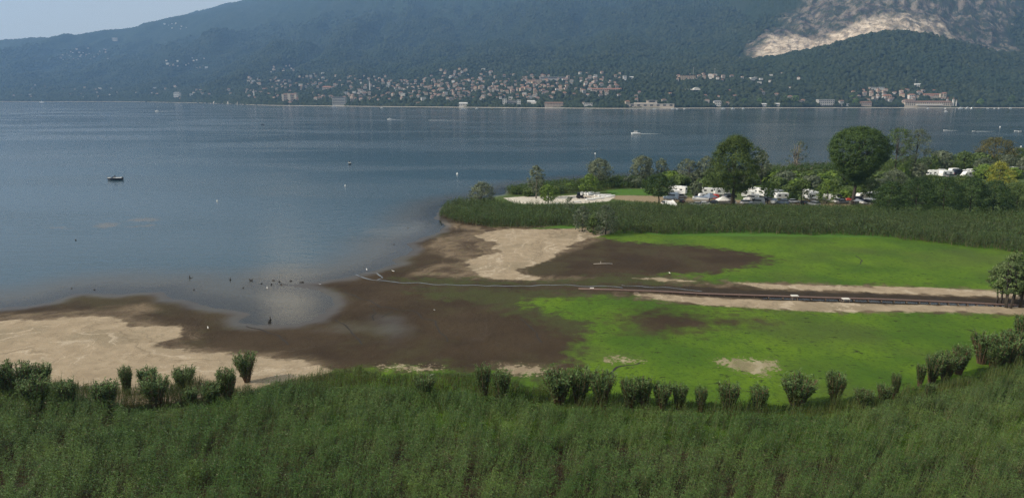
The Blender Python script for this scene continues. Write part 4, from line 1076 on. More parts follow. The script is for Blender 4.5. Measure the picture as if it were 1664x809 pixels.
# villa 1165, cube 1340
block(1165, 172, 11, 6, 12, 'white two storey shore villa with dark upper windows', 'white', 'grey', 'villa', 'villa', 'gable', 2, 4)
e, W_, H_, m = block(1340, 172, 24, 9, 22, 'pale grey cube shaped building with a ribbed front standing at the waterline', 'grey', 'pale', 'cube_building', 'building', 'flat', 3, 8)
MB().box((W_ * .1, -14, 1.2 * m), (W_ * .8, 6, .5)).obj("canopy", WM['white'], e)
block(1240, 174, 9, 2.6, 10, 'small white boathouse left of the pale grey cube building', 'white', 'pale', 'boathouse', 'boathouse', 'gable', 1, 3)
block(1262, 174, 8, 2.4, 10, 'low white marquee on the shore before the pale grey cube building', 'white', 'pale', 'marquee', 'marquee', 'gable', 1, 1)
block(1366, 173, 6, 7, 12, 'narrow grey house right beside the pale grey cube building', 'grey', 'brown', 'house', 'house', 'hip', 2, 2)
block(1375, 173, 7, 3, 10, 'low white annex by the narrow grey house', 'white', 'pale', 'annex', 'annex', 'flat', 1, 2)
block(1405, 172, 18, 4.5, 14, 'brown roofed low house group in trees on the shore', 'pink', 'brown', 'house', 'house', 'gable', 2, 6)
block(1441, 162, 11, 6, 14, 'orange house with white lower floor above the shore trees', 'ochre', 'red', 'house', 'house', 'hip', 2, 3)
block(1424, 147, 22, 2.5, 12, 'long white terrace at the top of the orange hamlet', 'white', 'pale', 'terrace', 'row houses', 'flat', 1, 8)
e, W_, H_, m = block(1505, 173, 72, 5.2, 20, 'very long red roofed lakeside building with white ground floor', 'beige', 'brown', 'lakeside_factory', 'building', 'gable', 2, 22)
MB().box((W_ * .02, -12, 1.6 * m), (W_ * .55, 4, 1.6 * m)).obj("arcade", WM['white'], e)
block(1475, 173, 16, 8, 16, 'white end house with brown roof at the start of the very long red roofed building', 'white', 'brown', 'house', 'house', 'hip', 2, 6)
block(1480, 162, 9, 5, 12, 'white house with red roof above the white end house', 'white', 'red', 'house', 'house', 'hip', 2, 3)
block(1518, 156, 34, 2.2, 12, 'row of pale houses on the slope behind the very long red roofed building', 'cream', 'red', 'terrace', 'row houses', 'gable', 1, 12)
block(1533, 161, 5, 5, 12, 'sunlit cream house at the end of the pale row', 'cream', 'red', 'house', 'house', 'gable', 2, 2)
block(1490, 142, 9, 3, 12, 'lone white house with a mast on the wooded hill', 'white', 'pale', 'house', 'house', 'gable', 1, 3)
block(187, 66, 7, 4, 20, 'lone pale building just under the left skyline', 'cream', 'pale', 'building', 'building', 'flat', 2, 3)
# church towers, masts, statue tower
def tower(x, yb, w, h, lab, name='bell_tower', cat='bell tower', wm='white', spire=True):
    e, m, X, Y = place(x, yb, name, lab, cat); HOUSES.append((X, Y, 12))
    W_, H_ = w * m, h * m
    MB().box((0, 0, H_ / 2 - 2), (W_, W_, H_ + 4)).obj("shaft", WM[wm], e)
    if spire: MB().box((0, 0, H_ + W_ * .8), (W_ * 1.1, W_ * 1.1, W_ * 1.6), taper=(.05, .05)).obj("spire", RM['brown'], e)
    MB().box((0, -W_ / 2 - .05, H_ * .88), (W_ * .5, .3, H_ * .1)).obj("belfry_opening", DARKW, e)
tower(601, 146, 1.6, 13, 'slender white bell tower rising over the town centre roofs')
tower(413, 158, 1.2, 10, 'thin pale bell tower on the shore left of the grand pinkish hotel')
tower(872, 162, 1.8, 7, 'short white bell tower in trees right of the white twin blocks')
tower(1548, 173, 2.2, 10, 'white square tower at the end of the very long red roofed building')
tower(1553, 173, 1.4, 8, 'lower white tower beside the white square one', 'harbour_tower', 'tower')
tower(1539, 168, 2.4, 4, 'squat dark tower with pointed roof over the very long building', 'round_tower', 'tower', 'grey')
for x, yb, h, lab in ((1126, 128, 16, 'tall lattice mast standing behind the large ochre block'), (1161, 126, 14, 'thin mast above the bright row of houses'), (1486, 142, 9, 'short mast beside the lone white house on the hill'), (1058, 128, 8, 'small mast on the slope between square house and ochre block')):
    e, m, X, Y = place(x, yb, "mast", lab, "mast")
    MB().tube([(0, 0, -2), (0, 0, h * m)], [.55, .3], 5).obj("pole", WM['grey'], e)
    MB().box((0, 0, h * m * .93), (1.6, 1.6, 2.0)).obj("antenna", WM['grey'], e)
# stony strip and quay along the waterline
qa = np.linspace(-.80, .85, 260); V = []
for i, a in enumerate(qa):
    Ys = np.interp(a, A, HYg[0]); n_ = perlin(np.array([a * 60]), np.array([3.]), 5)[0]
    for dy, z in ((-9 - 6 * n_, -.5), (-5 - 6 * n_, 1.1), (22, 2.0), (26, -2)):
        V.append((a * (Ys + dy), Ys + dy, z))
sh = npobj("shore", np.array(V), gridfaces(len(qa), 4), simple('shore_gravel', (.30, .27, .22), .9, var=.35, scale=.02))
tag(sh, kind='structure')
# green fields and clearings
MEAD = simple('meadow', (.09, .14, .04), .9, var=.25, scale=.02)
def inclear(px, py):
    return (((px > 1308) & (px < 1335) & (py > 150) & (py < 154)) | ((px > 1395) & (px < 1420) & (py > 154) & (py < 162)) | ((px > 1008) & (px < 1100) & (py > 149.5) & (py < 152.5)) | ((px > 1560) & (py > 166) & (py < 170)))
# woods: thousands of crowns on the lower slopes
rw = np.random.RandomState(17)
NW = 190000
aa = rw.rand(NW) * 1.9 - .92
ys = np.interp(aa, A, HYg[0]); ye = np.interp(aa, hx, hY[:, 5]); ye = np.minimum(ye, 6200)
YY = ys + 9 + (ye - ys) * rw.rand(NW) ** 1.5
XX = aa * YY
ZZ = hz(XX, YY)
px_, py_ = project(XX, YY, ZZ)
rk_ = (sdist(ROCK, px_, py_) > -2) & (YY > np.interp(aa, hx, hY[:, 3]) + 40)
keep = ~rk_ & ~inclear(px_, py_)
keep &= rw.rand(NW) < 1 - .85 * ss(.7, 1, (YY - ys) / (ye - ys))
thin_ = fbm(XX / 120, YY / 160, 90, 3)
keep &= rw.rand(NW) < np.where((px_ < 1000) & (py_ > 118) & (py_ < 163), .8 + thin_, 1)
HO = np.array(HOUSES)
cell = {}
for hx_, hy_, hr_ in HOUSES:
    cell.setdefault((int(hx_ // 60), int(hy_ // 60)), []).append((hx_, hy_, hr_))
idx = np.where(keep)[0]
for i in idx:
    cx_, cy_ = int(XX[i] // 60), int(YY[i] // 60); x_, y_ = XX[i], YY[i]; ok = True
    for ox in (-1, 0, 1):
        for oy in (-1, 0, 1):
            for (qx, qy, qr) in cell.get((cx_ + ox, cy_ + oy), ()):
                if abs(x_ - qx) < qr * .9 + 1 and -40 < y_ - qy < 9: ok = False
    if not ok: keep[i] = False
XX, YY, ZZ = XX[keep], YY[keep], ZZ[keep]; n = len(XX)
gr = (1 + 5 ** .5) / 2
ico = np.array([(-1, gr, 0), (1, gr, 0), (-1, -gr, 0), (1, -gr, 0), (0, -1, gr), (0, 1, gr), (0, -1, -gr), (0, 1, -gr), (gr, 0, -1), (gr, 0, 1), (-gr, 0, -1), (-gr, 0, 1)]) / 1.9
icf = np.array([(0, 11, 5), (0, 5, 1), (0, 1, 7), (0, 7, 10), (0, 10, 11), (1, 5, 9), (5, 11, 4), (11, 10, 2), (10, 7, 6), (7, 1, 8), (3, 9, 4), (3, 4, 2), (3, 2, 6), (3, 6, 8), (3, 8, 9), (4, 9, 5), (2, 4, 11), (6, 2, 10), (8, 6, 7), (9, 8, 1)])
sz = (4.2 + 4.2 * rw.rand(n) ** 1.5) * (YY / 2600) ** .45
V = np.repeat(ico[None], n, 0) * (1 + rw.randn(n, 12, 1) * .22) * sz[:, None, None] * np.array([1, 1, 1.1])
V = V + np.stack([XX, YY, ZZ + sz * .45], 1)[:, None, :]
T = np.repeat(np.clip(rw.rand(n) * .7 + .3 * thin_[keep] + .1, 0, 1), 12)
FO = (icf[None] + (np.arange(n) * 12)[:, None, None]).reshape(-1, 3)
mwood, t, b = mat("far_wood_leaves")
c = mixc(t, attr(t, 'tint'), (.009, .018, .009), (.048, .060, .027))
c = mixc(t, rng(t, noise(t, pos(t), .004, 3), .45, .6, 0, .5), c, (.024, .040, .020))
t.links.new(c, b.inputs['Base Color']); b.inputs['Roughness'].default_value = .9; b.inputs['Specular IOR Level'].default_value = .1
wood = npobj("far_wood", V.reshape(-1, 3), FO, mwood, attrs=dict(tint=T))
tag(wood, 'dark green wood of countless round crowns covering the slopes across the lake', 'wood', kind='stuff')
# lighter single trees along the far waterline
for i, (x, yb, yt, w) in enumerate([(1208, 173, 163, 9), (1233, 173, 163, 9), (1275, 172, 161, 8), (1290, 171, 159, 12), (1384, 170, 154, 12), (1388, 173, 163, 8), (1640, 172, 160, 10), (1590, 173, 164, 9)]):
    X, Y, Z = on_hill(x, yb - 1); Y -= 6; m = Y / F
    V, Fq, T, C = crown(200 + i, 'ball', 2, 2 + (yb - yt) * m, w * m / 2, 60, 10, 1.6)
    e = tag(empty("waterfront_tree", (X, Y, Z)), ['light green round tree on the far shore, first right of the shore villa', 'light green tree on the far shore, second right of the shore villa', 'small light tree left of the pale grey cube building', 'broad light tree close left of the pale grey cube building',
        'tall light tree between pale grey cube building and brown roofed group', 'low light tree at the foot of the tall light one', 'light round tree on the far shore near the picture edge', 'light tree right of the white towers'][i], 'tree', 'light trees along the far waterline')
    link(bpy.data.objects.new("trunk", trunkmesh(200 + i, 8, .5, C, BARK, nl=3)), e)
    npobj("crown", V, Fq, LM['bright' if i % 2 else 'mid'], e, attrs=dict(tint=T))
# ================================================================ BOATS AND BUOYS
GEL = simple('white_gelcoat', (.78, .78, .77), .3, var=.04)
NAVY = simple('navy_hull', (.015, .02, .035), .3, var=.1)
BLK = simple('black_rubber', (.02, .02, .02), .7)
CANV = simple('canvas_cover', (.16, .20, .26), .8)
WOODM = simple('weathered_wood', (.16, .12, .09), .9, var=.3, scale=4)
FOAM = simple('foam', (.75, .80, .82), .6, var=.1, scale=.6)
RUST = simple('rusty_metal', (.13, .085, .07), .75, var=.3, scale=2)
SILV = simple('silver_paint', (.35, .37, .40), .3, metal=.5, var=.05)
REDP = simple('red_paint', (.40, .04, .03), .35, var=.05)
BLUEP = simple('blue_grey_paint', (.15, .20, .27), .35, var=.05)
GLASS = simple('tinted_glass', (.02, .025, .03), .08, var=.05)
ALU = simple('bare_metal', (.45, .45, .45), .4, metal=.7)
CURT = simple('sail_cloth', (.72, .71, .68), .9, var=.06)
def hull(L, B, H, m, m2=None, name="hull", parent=None):
    secs = []
    for k in range(9):
        f = k / 8; x = -L / 2 + L * f
        wv_ = B / 2 * (1 - max(0, (f - .45) / .55) ** 2.2) * (.88 + .12 * min(1, f * 4)); z1 = H * (1 + .35 * f * f); keel = -.15 + .25 * max(0, f - .7) / .3 * H
        secs.append([(x, -wv_, z1), (x, -wv_ * .93, H * .45), (x, -wv_ * .55, keel), (x, wv_ * .55, keel), (x, wv_ * .93, H * .45), (x, wv_, z1)])
    return MB().loft(secs).obj(name, m, parent, smooth=False)
def boat(x, y, L, name, lab, hullm, deckm, kind='cabin', rz=math.pi, group=None, cat='motorboat', z=0):
    X, Y = P(x, y)
    e = tag(empty(name, (X, Y, z + .05), rz=rz), lab, cat, group)
    B, H = L * .34, L * .14
    hull(L, B, H, hullm, parent=e)
    MB().box((-.02 * L, 0, H * 1.08), (L * .88, B * .86, H * .12), taper=(.97, .9)).obj("deck", deckm, e)
    if kind == 'cabin':
        MB().box((.02 * L, 0, H * 1.14 + L * .075), (L * .42, B * .68, L * .15), taper=(.72, .85)).obj("cabin", deckm, e)
        MB().box((.02 * L, 0, H * 1.14 + L * .08), (L * .37, B * .70, L * .06), taper=(.95, .97)).obj("window", GLASS, e)
        MB().box((-.02 * L, 0, H * 1.14 + L * .165), (L * .34, B * .6, L * .02)).obj("roof", deckm, e)
    elif kind == 'canopy':
        MB().box((-.05 * L, 0, H * 1.14 + L * .2), (L * .42, B * .8, L * .03), taper=(.9, .9)).obj("canopy", GLASS, e)
        for sx in (-.22, .12):
            for sy in (-1, 1): MB().tube([(sx * L, sy * B * .36, H), (sx * L, sy * B * .36, H * 1.14 + L * .2)], .03 + L * .003).obj("post", ALU, e)
        MB().box((.14 * L, 0, H * 1.14 + L * .05), (.04, B * .7, L * .09)).obj("windshield", GLASS, e)
    else:
        MB().box((.10 * L, 0, H * 1.14 + L * .035), (L * .05, B * .72, L * .07), taper=(.5, .85), shift=(-.04 * L, 0)).obj("windshield", GLASS, e)
        for sx in (-.05, -.25): MB().box((sx * L, 0, H * 1.14 + .1), (L * .09, B * .6, L * .05)).obj("seat", CANV, e)
        MB().tube([(-.02 * L, 0, H), (-.02 * L, .02, H + L * .17)], [L * .035, L * .03], 8).obj("console", BLK, e)
    MB().box((-L * .53, 0, H * .9), (L * .06, L * .06, H * 1.1), taper=(.8, .8)).obj("outboard_motor", BLK, e)
    return e
def wake(x, y, L, w, lab):
    X, Y = P(x, y); n = 26; V = []
    for i in range(n):
        f = i / (n - 1); ww = w * (.35 + .9 * f) * (.6 + .5 * perlin(np.array([f * 9]), np.array([x * 1.]), 4)[0] + .2)
        c_ = perlin(np.array([f * 3]), np.array([y * 1.]), 6)[0] * w * .4
        for s, z in ((-1, .005), (-.5, .10), (0, .14), (.5, .09), (1, .005)): V.append((X + L * f, Y + c_ + s * ww * (1 - .8 * f * f), z * (1 - f) + .02))
    o = npobj("wake", np.array(V), gridfaces(n, 5), FOAM)
    tag(o, lab, 'wake', kind='stuff')
boat(187, 292, 7.2, 'open_motorboat', 'dark hulled open motorboat with white bow on calm water, closest to the sand beach', NAVY, GEL, 'open', math.pi)
boat(568, 266, 4.6, 'canopy_boat', 'small boat with dark sun canopy in the middle of the lake', NAVY, GEL, 'canopy', math.pi / 2 + .4)
boat(1033, 218, 9.5, 'cabin_cruiser', 'white cabin cruiser speeding with a foam trail before the tall poplar', GEL, GEL, 'cabin', math.pi)
wake(1040, 217.2, 23, .9, 'white foam trail behind the white cabin cruiser')
boat(633, 194.3, 7, 'cabin_cruiser', 'tiny white boat with a short trail near the middle of the lake', GEL, GEL, 'cabin', math.pi)
wake(637, 194.1, 18, .8, 'short foam trail behind the tiny white boat')
wake(696, 195.3, 60, 1.6, 'long bright foam streak on the far water without its boat in sight')
boat(255, 181, 9, 'cabin_cruiser', 'distant white boat on the left of the lake pulling a foam line', GEL, GEL, 'cabin', math.pi)
wake(258, 181, 42, 1.4, 'foam line behind the distant white boat on the left')
boat(427, 202.5, 4.2, 'rowing_boat', 'tiny dark rowing boat alone on the far water', NAVY, NAVY, 'open', 0)
boat(1536, 212, 4.5, 'open_motorboat', 'small white boat behind the rusty green tree, left of the row', GEL, GEL, 'open', math.pi)
wake(1539, 211.8, 14, .5, 'faint broken wake beside the small white boat')
boat(1582, 213, 3.4, 'rowing_boat', 'faint small grey boat in the broken wake line above the rusty tree', GEL, CANV, 'open', math.pi)
wake(1586, 213.3, 22, .5, 'broken wake line left of the faint grey boat')
boat(1651, 213, 4.4, 'open_motorboat', 'small white boat near the picture edge, first of two close together', GEL, GEL, 'open', math.pi)
boat(1657, 213.5, 3.6, 'open_motorboat', 'smaller white boat at the picture edge, second of two close together', GEL, GEL, 'open', math.pi)
boat(1537, 181.5, 8.5, 'cabin_cruiser', 'white boat lying alone off the white towers', GEL, GEL, 'cabin', math.pi)
boat(68, 166.6, 22, 'ferry', 'small white ferry close to the far left shore', GEL, GEL, 'cabin', math.pi, cat='ferry')
for i, (x, y, L) in enumerate([(1561, 176.5, 14), (1572, 176.3, 13), (1579, 176.4, 12), (1605, 176.4, 7), (1616, 176.6, 7), (1623, 176.3, 8), (1642, 176.2, 9), (1508, 176.6, 9), (1536, 176.7, 8), (1063, 177.6, 9), (1093, 177.5, 10), (1112, 177.3, 8), (1175, 177, 12), (1191, 176.9, 11), (1208, 176.8, 10), (1100, 177.2, 7), (752, 176.8, 12), (775, 176.8, 9), (620, 175.6, 9), (543, 173.8, 14)]):
    boat(x, y, L, 'moored_boat', ['white yacht in the moored row right of the white towers', 'white boat moored below the long terraced villa', 'white boat moored off the town front'][0 if x > 1500 else 1 if x > 1000 else 2], GEL, GEL, 'cabin', .3 * (i % 3),
         group=['yachts moored right of the white towers', 'boats moored below the terraced villa', 'boats moored off the town front'][0 if x > 1500 else 1 if x > 1000 else 2])
def buoy(x, y, r_, lab, pole=0, m=GEL, name='buoy'):
    X, Y = P(x, y); e = tag(empty(name, (X, Y, 0)), lab, 'buoy' if not pole else 'marker post')
    if pole:
        MB().tube([(0, 0, -.5), (0, 0, pole)], [.12, .10], 6).obj("post", ALU, e)
        MB().tube([(0, 0, pole), (0, 0, pole + .15), (0, 0, pole + .9), (0, 0, pole + 1.0)], [.2, .42, .42, .15], 8).obj("head", m, e)
    else:
        MB().tube([(0, 0, -.2), (0, 0, .1), (0, 0, r_), (0, 0, r_ * 1.6), (0, 0, r_ * 1.8)], [r_ * .5, r_, r_ * .9, r_ * .35, r_ * .1], 8).obj("float", m, e)
        MB().tube([(0, 0, r_ * 1.7), (0, 0, r_ * 2.6)], .05, 5).obj("ring", ALU, e)
buoy(743, 283, .5, 'white buoy floating off the tip of the reed peninsula')
buoy(967, 256, 0, 'tall white topped marker post standing in the lake behind the dome willow', pole=2.2, name='marker_post')
buoy(561, 302, .35, 'small white buoy in open water below the canopy boat')
buoy(353, 327, .3, 'tiny white buoy on smooth water right of the floating weed')
buoy(1625, 206.5, .7, 'white buoy on the water above the rusty green tree')
buoy(1659, 238.5, .5, 'pale buoy close to the picture edge behind the trees')
buoy(123, 390, .2, 'small dark float below the floating weed', m=BLK)

# ================================================================ DRIFTWOOD, STUMPS, BIRDS
def stump(x, y, h, kind, lab, z=None, cat='stump', m=None):
    X, Y = P(x, y, .05); r_ = random.Random(int(x)); mb = MB()
    zb = -.3
    if kind == 'v':
        for s in (-1, 1): mb.tube([(s * .25, 0, zb), (s * .38, 0, h * .4), (s * .75, .05, h)], [.22, .18, .06], 6)
        mb.tube([(-.35, 0, .15), (.35, .05, .2)], [.16, .14], 6)
    elif kind == 'l':
        mb.tube([(0, 0, zb), (.05, 0, h * .5), (-.08, 0, h)], [.22, .16, .08], 6); mb.tube([(0, 0, .15), (.7, .1, .12), (1.2, .2, .2)], [.14, .10, .04], 5)
    elif kind == 'log':
        mb.tube([(-h, .1, .1), (0, 0, .16), (h, -.1, .1)], [.09, .16, .13], 6); mb.tube([(h * .3, 0, .15), (h * .5, .2, .5)], [.07, .03], 5)
    else:
        mb.tube([(0, 0, zb), (.04, 0, h * .5), (.02, .03, h)], [.20, .17, .12], 7); mb.tube([(.1, 0, .05), (.35, .2, .02)], [.1, .04], 5); mb.tube([(-.1, 0, .05), (-.35, -.1, .02)], [.1, .04], 5)
    o = mb.obj("driftwood_stump" if kind != 'log' else "driftwood_log", m or simple_dw, smooth=True)
    o.location = (X, Y, 0.02); o.scale = (.62,) * 3; tag(o, lab, cat)
simple_dw = simple('wet_driftwood', (.045, .038, .033), .8, var=.3, scale=3)
for a_ in [(308, 451, 1.2, 'l', 'dark stump with one side branch, farthest from the mud spit'), (374, 454, .9, 's', 'single dark stump between the branched one and the twin horns'), (408, 455, .9, 'v', 'twin horned dark stump standing in shallow water'),
           (444, 455, .5, 'log', 'low dark log in the water before the mud spit'), (472, 456, .5, 'log', 'low log with a stub beside the mud spit'), (490, 458, .8, 'log', 'longer log lying against the mud spit'),
           (441, 461.5, .5, 's', 'short stump at the very tip of the mud spit'), (457, 462, .5, 's', 'short stump on the mud spit next to the tip'), (454, 457, .4, 's', 'tiny stump just off the mud spit'), (425, 460, .3, 's', 'tiny stub in the water left of the spit tip'),
           (315, 470, .25, 'log', 'small sunken branch in the bay above the mud edge'), (395, 467, .25, 'log', 'small sunken branch near the pool entrance'), (116, 468, .3, 'log', 'dark branch off the beach mud'), (153, 470, .3, 's', 'small stub off the beach mud'),
           (437, 523, .9, 's', 'front post of the pair in the shallow pool'), (439, 519, 1.2, 's', 'rear taller post of the pair in the shallow pool'),
           (1040, 380, .9, 's', 'left dark stump at the top edge of the upper field'), (1049, 380, .9, 's', 'right dark stump at the top edge of the upper field'),
           (663, 370, .3, 'log', 'dark branch in the weedy shallows'), (640, 397, .3, 'log', 'dark branch near the mud shore below the weedy shallows'), (1150, 571, .3, 'log', 'small dark lump on the green field')]:
    stump(*a_)
X, Y = P(980, 431); o = MB().tube([(-2.3, 0, .18), (0, .05, .22), (2.2, 0, .22)], [.07, .12, .14], 7).tube([(2.1, 0, .25), (2.2, -.15, -.05)], [.12, .1], 6).tube([(-.6, .1, .1), (-.55, .2, .75)], [.08, .06], 6).obj("driftwood_log", simple('bleached_wood', (.30, .27, .23), .9, var=.2, scale=3), smooth=True)
o.location = (X, Y, .25); tag(o, 'long bleached log with a short upright stick lying on the dark mud field', 'log')
BIRDM = simple('white_feathers', (.75, .74, .72), .8, var=.05)
BEAKM = simple('yellow_beak', (.45, .25, .04), .5)
def bird(x, y, lab, s=1.0, rz=0):
    X, Y = P(x, y, .3); e = tag(empty("gull", (X, Y, float(gheight(np.array([X]), np.array([Y]))[0]) + .05), rz=rz, scale=s * .8), lab, "gull")
    MB().tube([(-.34, 0, .20), (-.2, 0, .24), (0, 0, .26), (.14, 0, .30), (.2, 0, .38), (.25, 0, .44), (.32, 0, .44)], [.02, .07, .11, .09, .055, .06, .03], 8).obj("body", BIRDM, e, smooth=True)
    MB().tube([(.31, 0, .44), (.40, 0, .42)], [.02, .008], 5).obj("beak", BEAKM, e)
    for s_ in (-1, 1): MB().tube([(0, .04 * s_, .2), (0, .04 * s_, -.04)], .012, 4).obj("leg", BEAKM, e)
for x, y, lab, s in ((596, 437, 'white gull in the water off the stream mouth', 1.3), (639, 441, 'white gull on the mud right of the stream loop', 1.3), (434, 466, 'white gull in the shallows near the spit tip', 1.1), (338, 533, 'lone white gull on the dark mud by the sand point', 1.2),
                 (520, 461.5, 'white gull on the mud spit', 1.1), (702, 611, 'white gull near the tall grass edge', .9), (706, 505, 'small white gull in the middle of the mud flat', .9), (1088, 445, 'white gull at the edge of the dark mud field', 1.0), (1042, 307, 'white bird standing on the lawn', 1.6), (530, 430, 'white gull swimming off the stream mouth', .8)):
    bird(x, y, lab, s, rz=(x * 7) % 6)

# ================================================================ PIPELINE, PLATFORMS, RIVULETS
pl_ = [(940, 469), (1000, 470.5), (1070, 473), (1145, 477), (1240, 480), (1330, 483), (1420, 485.5), (1500, 488.5), (1560, 491), (1620, 494), (1700, 498)]
pts = [P(*q, .4) for q in pl_]
e = tag(empty("water_pipe", (pts[0][0], pts[0][1], 0)), 'long rusty brown pipe on low trestles lying along the dark channel', 'pipe')
lp = [(q[0] - pts[0][0], q[1] - pts[0][1], .42) for q in pts]
MB().tube(lp, .21, 8).obj("pipe", RUST, e, smooth=True)
for k in range(40):
    f = k / 39 * (len(lp) - 1.001); i = int(f); w = f - i
    q = [lp[i][j] * (1 - w) + lp[i + 1][j] * w for j in range(3)]
    MB().box((q[0], q[1], 0.0), (.12, .7, .42)).obj("trestle", WOODM, e)
def platform(x, y, lab, spl=False):
    X, Y = P(x, y, .5); e = tag(empty("platform", (X, Y, 0)), lab, "platform")
    MB().box((0, 0, .98), (1.35, .9, .14)).obj("top", simple('pale_boards', (.55, .53, .48), .8), e)
    for sx in (-1, 1):
        for sy in (-1, 1): MB().tube([(sx * (.85 if spl else .5), sy * .35, -.3), (sx * .5, sy * .35, .92)], .06, 5).obj("leg", WOODM, e)
    MB().box((0, 0, .45), (1.1, .1, .12)).obj("brace", WOODM, e)
platform(1291, 483.5, 'small pale topped platform over the pipe, standing on straight legs')
platform(1374, 488.5, 'small pale topped platform with splayed legs, nearer the channel willows', True)
X, Y = P(962, 469, .3); o = MB().box((0, 0, .28), (.9, .6, .35), taper=(.85, .8)).obj("concrete_block", WM['white']); o.location = (X, Y, .1); tag(o, 'small pale block beside the start of the rusty pipe', 'block')
X, Y = P(1034, 476, .3); o = MB().box((0, 0, .15), (1.1, .5, .16), taper=(.8, .7)).obj("board", WOODM); o.location = (X, Y, .25); tag(o, 'weathered board on the channel bank below the pipe', 'board')
def ribbon(name, pl, w, m, z=.03, kind='structure', jit=.5):
    q = np.array([P(*a_) for a_ in pl]); s = np.r_[0, np.cumsum(np.hypot(*np.diff(q, axis=0).T))]
    u = np.arange(0, s[-1], .7); x = np.interp(u, s, q[:, 0]) + perlin(u / 4, u * 0 + len(pl), 7) * jit; y = np.interp(u, s, q[:, 1]) + perlin(u / 4, u * 0 + 5, 9) * jit * 1.6
    dx, dy = np.gradient(x), np.gradient(y); L_ = np.hypot(dx, dy) + 1e-6; ww = w * (.65 + .5 * perlin(u / 3, u * 0 + 2, 11)) * .5
    a_ = np.stack([x - dy / L_ * ww, y + dx / L_ * ww], 1); b_ = np.stack([x + dy / L_ * ww, y - dx / L_ * ww], 1)
    f = lambda p_: np.c_[p_, np.maximum(gheight(p_[:, 0], p_[:, 1]), gheight(p_[:, 0] + 1, p_[:, 1] + .8)) + z]
    V = np.stack([f(a_), f(b_)], 1).reshape(-1, 3)
    o = npobj(name, V, gridfaces(len(u), 2), m); tag(o, kind=kind)
mst, t, b = mat("stream_water"); b.inputs['Base Color'].default_value = (.085, .085, .078, 1); b.inputs['Roughness'].default_value = .12; b.inputs['Specular IOR Level'].default_value = .6
mri = simple("wet_mud", (.014, .011, .009), .95, var=.3)
ribbon("stream", [(578, 446), (592, 452), (615, 457), (650, 460), (700, 463), (760, 466), (840, 466.5), (900, 465), (960, 467), (1010, 468)], .6, mst)
ribbon("stream", [(594, 443), (612, 444), (622, 452), (614, 457)], .5, mst)
ribbon("stream", [(1010, 465), (1070, 467), (1120, 471), (1145, 475)], .5, mst)
for q in ([(606, 503), (612, 510), (604, 515), (606, 522)], [(620, 517), (640, 508)], [(545, 520), (562, 530), (575, 546), (590, 560)], [(600, 498), (640, 502), (680, 512), (705, 525), (720, 548), (728, 560)], [(560, 475), (600, 490), (620, 500)],
          [(845, 520), (870, 540), (880, 560)], [(400, 530), (440, 540), (470, 560)], [(1395, 432), (1400, 426), (1393, 418)], [(1040, 592), (1000, 600), (985, 612)]):
    ribbon("rivulet", q, .42, mri, jit=.8)
# ================================================================ CAMPSITE: vehicles, tents, dinghies
def wheels(e, xs, hw, r_=.33):
    for x in xs:
        for s in (-1, 1):
            w_ = MB().tube([(x, s * (hw - .1), r_), (x, s * (hw + .08), r_)], r_, 12).obj("wheel", BLK, e)
            MB().tube([(x, s * (hw + .081), r_), (x, s * (hw + .10), r_)], r_ * .55, 10).obj("rim", ALU, w_)
def motorhome(L=6.6, W_=2.25, body=GEL, over=True):
    e = empty("motorhome", (0, 0, 0)); h = 2.9
    mb = MB(); pr = [(-L / 2, .45), (-L / 2, h - .1), (-L / 2 + .15, h), (L * .30, h), (L * .43, h - .25), (L * .44, 2.0), (L * .36, 1.95), (L * .40, 1.25), (L / 2, 1.0), (L / 2 + .02, .45)] if over else \
        [(-L / 2, .45), (-L / 2, h - .3), (-L / 2 + .25, h - .15), (L * .28, h - .2), (L * .42, 1.5), (L / 2, 1.15), (L / 2 + .02, .45)]
    mb.loft([[(x, y, z) for x, z in pr] for y in (-W_ / 2, W_ / 2)]).obj("body", body, e, bevel=.04)
    MB().poly([(L * .365, -W_ * .42, 1.93), (L * .365, W_ * .42, 1.93), (L * .408, W_ * .45, 1.28), (L * .408, -W_ * .45, 1.28)], [(0, 1, 2, 3), (3, 2, 1, 0)] if 0 else [(0, 1, 2, 3)]).obj("windshield", GLASS, e).location.x = .02
    for s in (-1, 1):
        MB().box((L * .30, s * (W_ / 2 + .01), 1.55), (.7, .04, .55)).obj("window", GLASS, e)
        for x in (-.25, .02): MB().box((L * x, s * (W_ / 2 + .01), 1.85), (.95, .04, .5)).obj("window", GLASS, e)
        MB().box((0, s * (W_ / 2 + .012), 1.05), (L * .8, .02, .12)).obj("stripe", BLUEP, e)
    MB().box((L * .12, -W_ / 2 - .012, 1.35), (.62, .03, 1.7)).obj("door", WHITEP, e)
    MB().box((-L * .2, 0, h + .06), (.7, .7, .14)).obj("roof_hatch", WHITEP, e)
    MB().box((L * .1, 0, h + .06), (.5, .5, .14)).obj("roof_hatch", WHITEP, e)
    MB().box((-L / 2 - .012, 0, 2.1), (.03, 1.2, .55)).obj("rear_window", GLASS, e)
    wheels(e, (-L * .28, L * .36), W_ / 2 - .1)
    return e
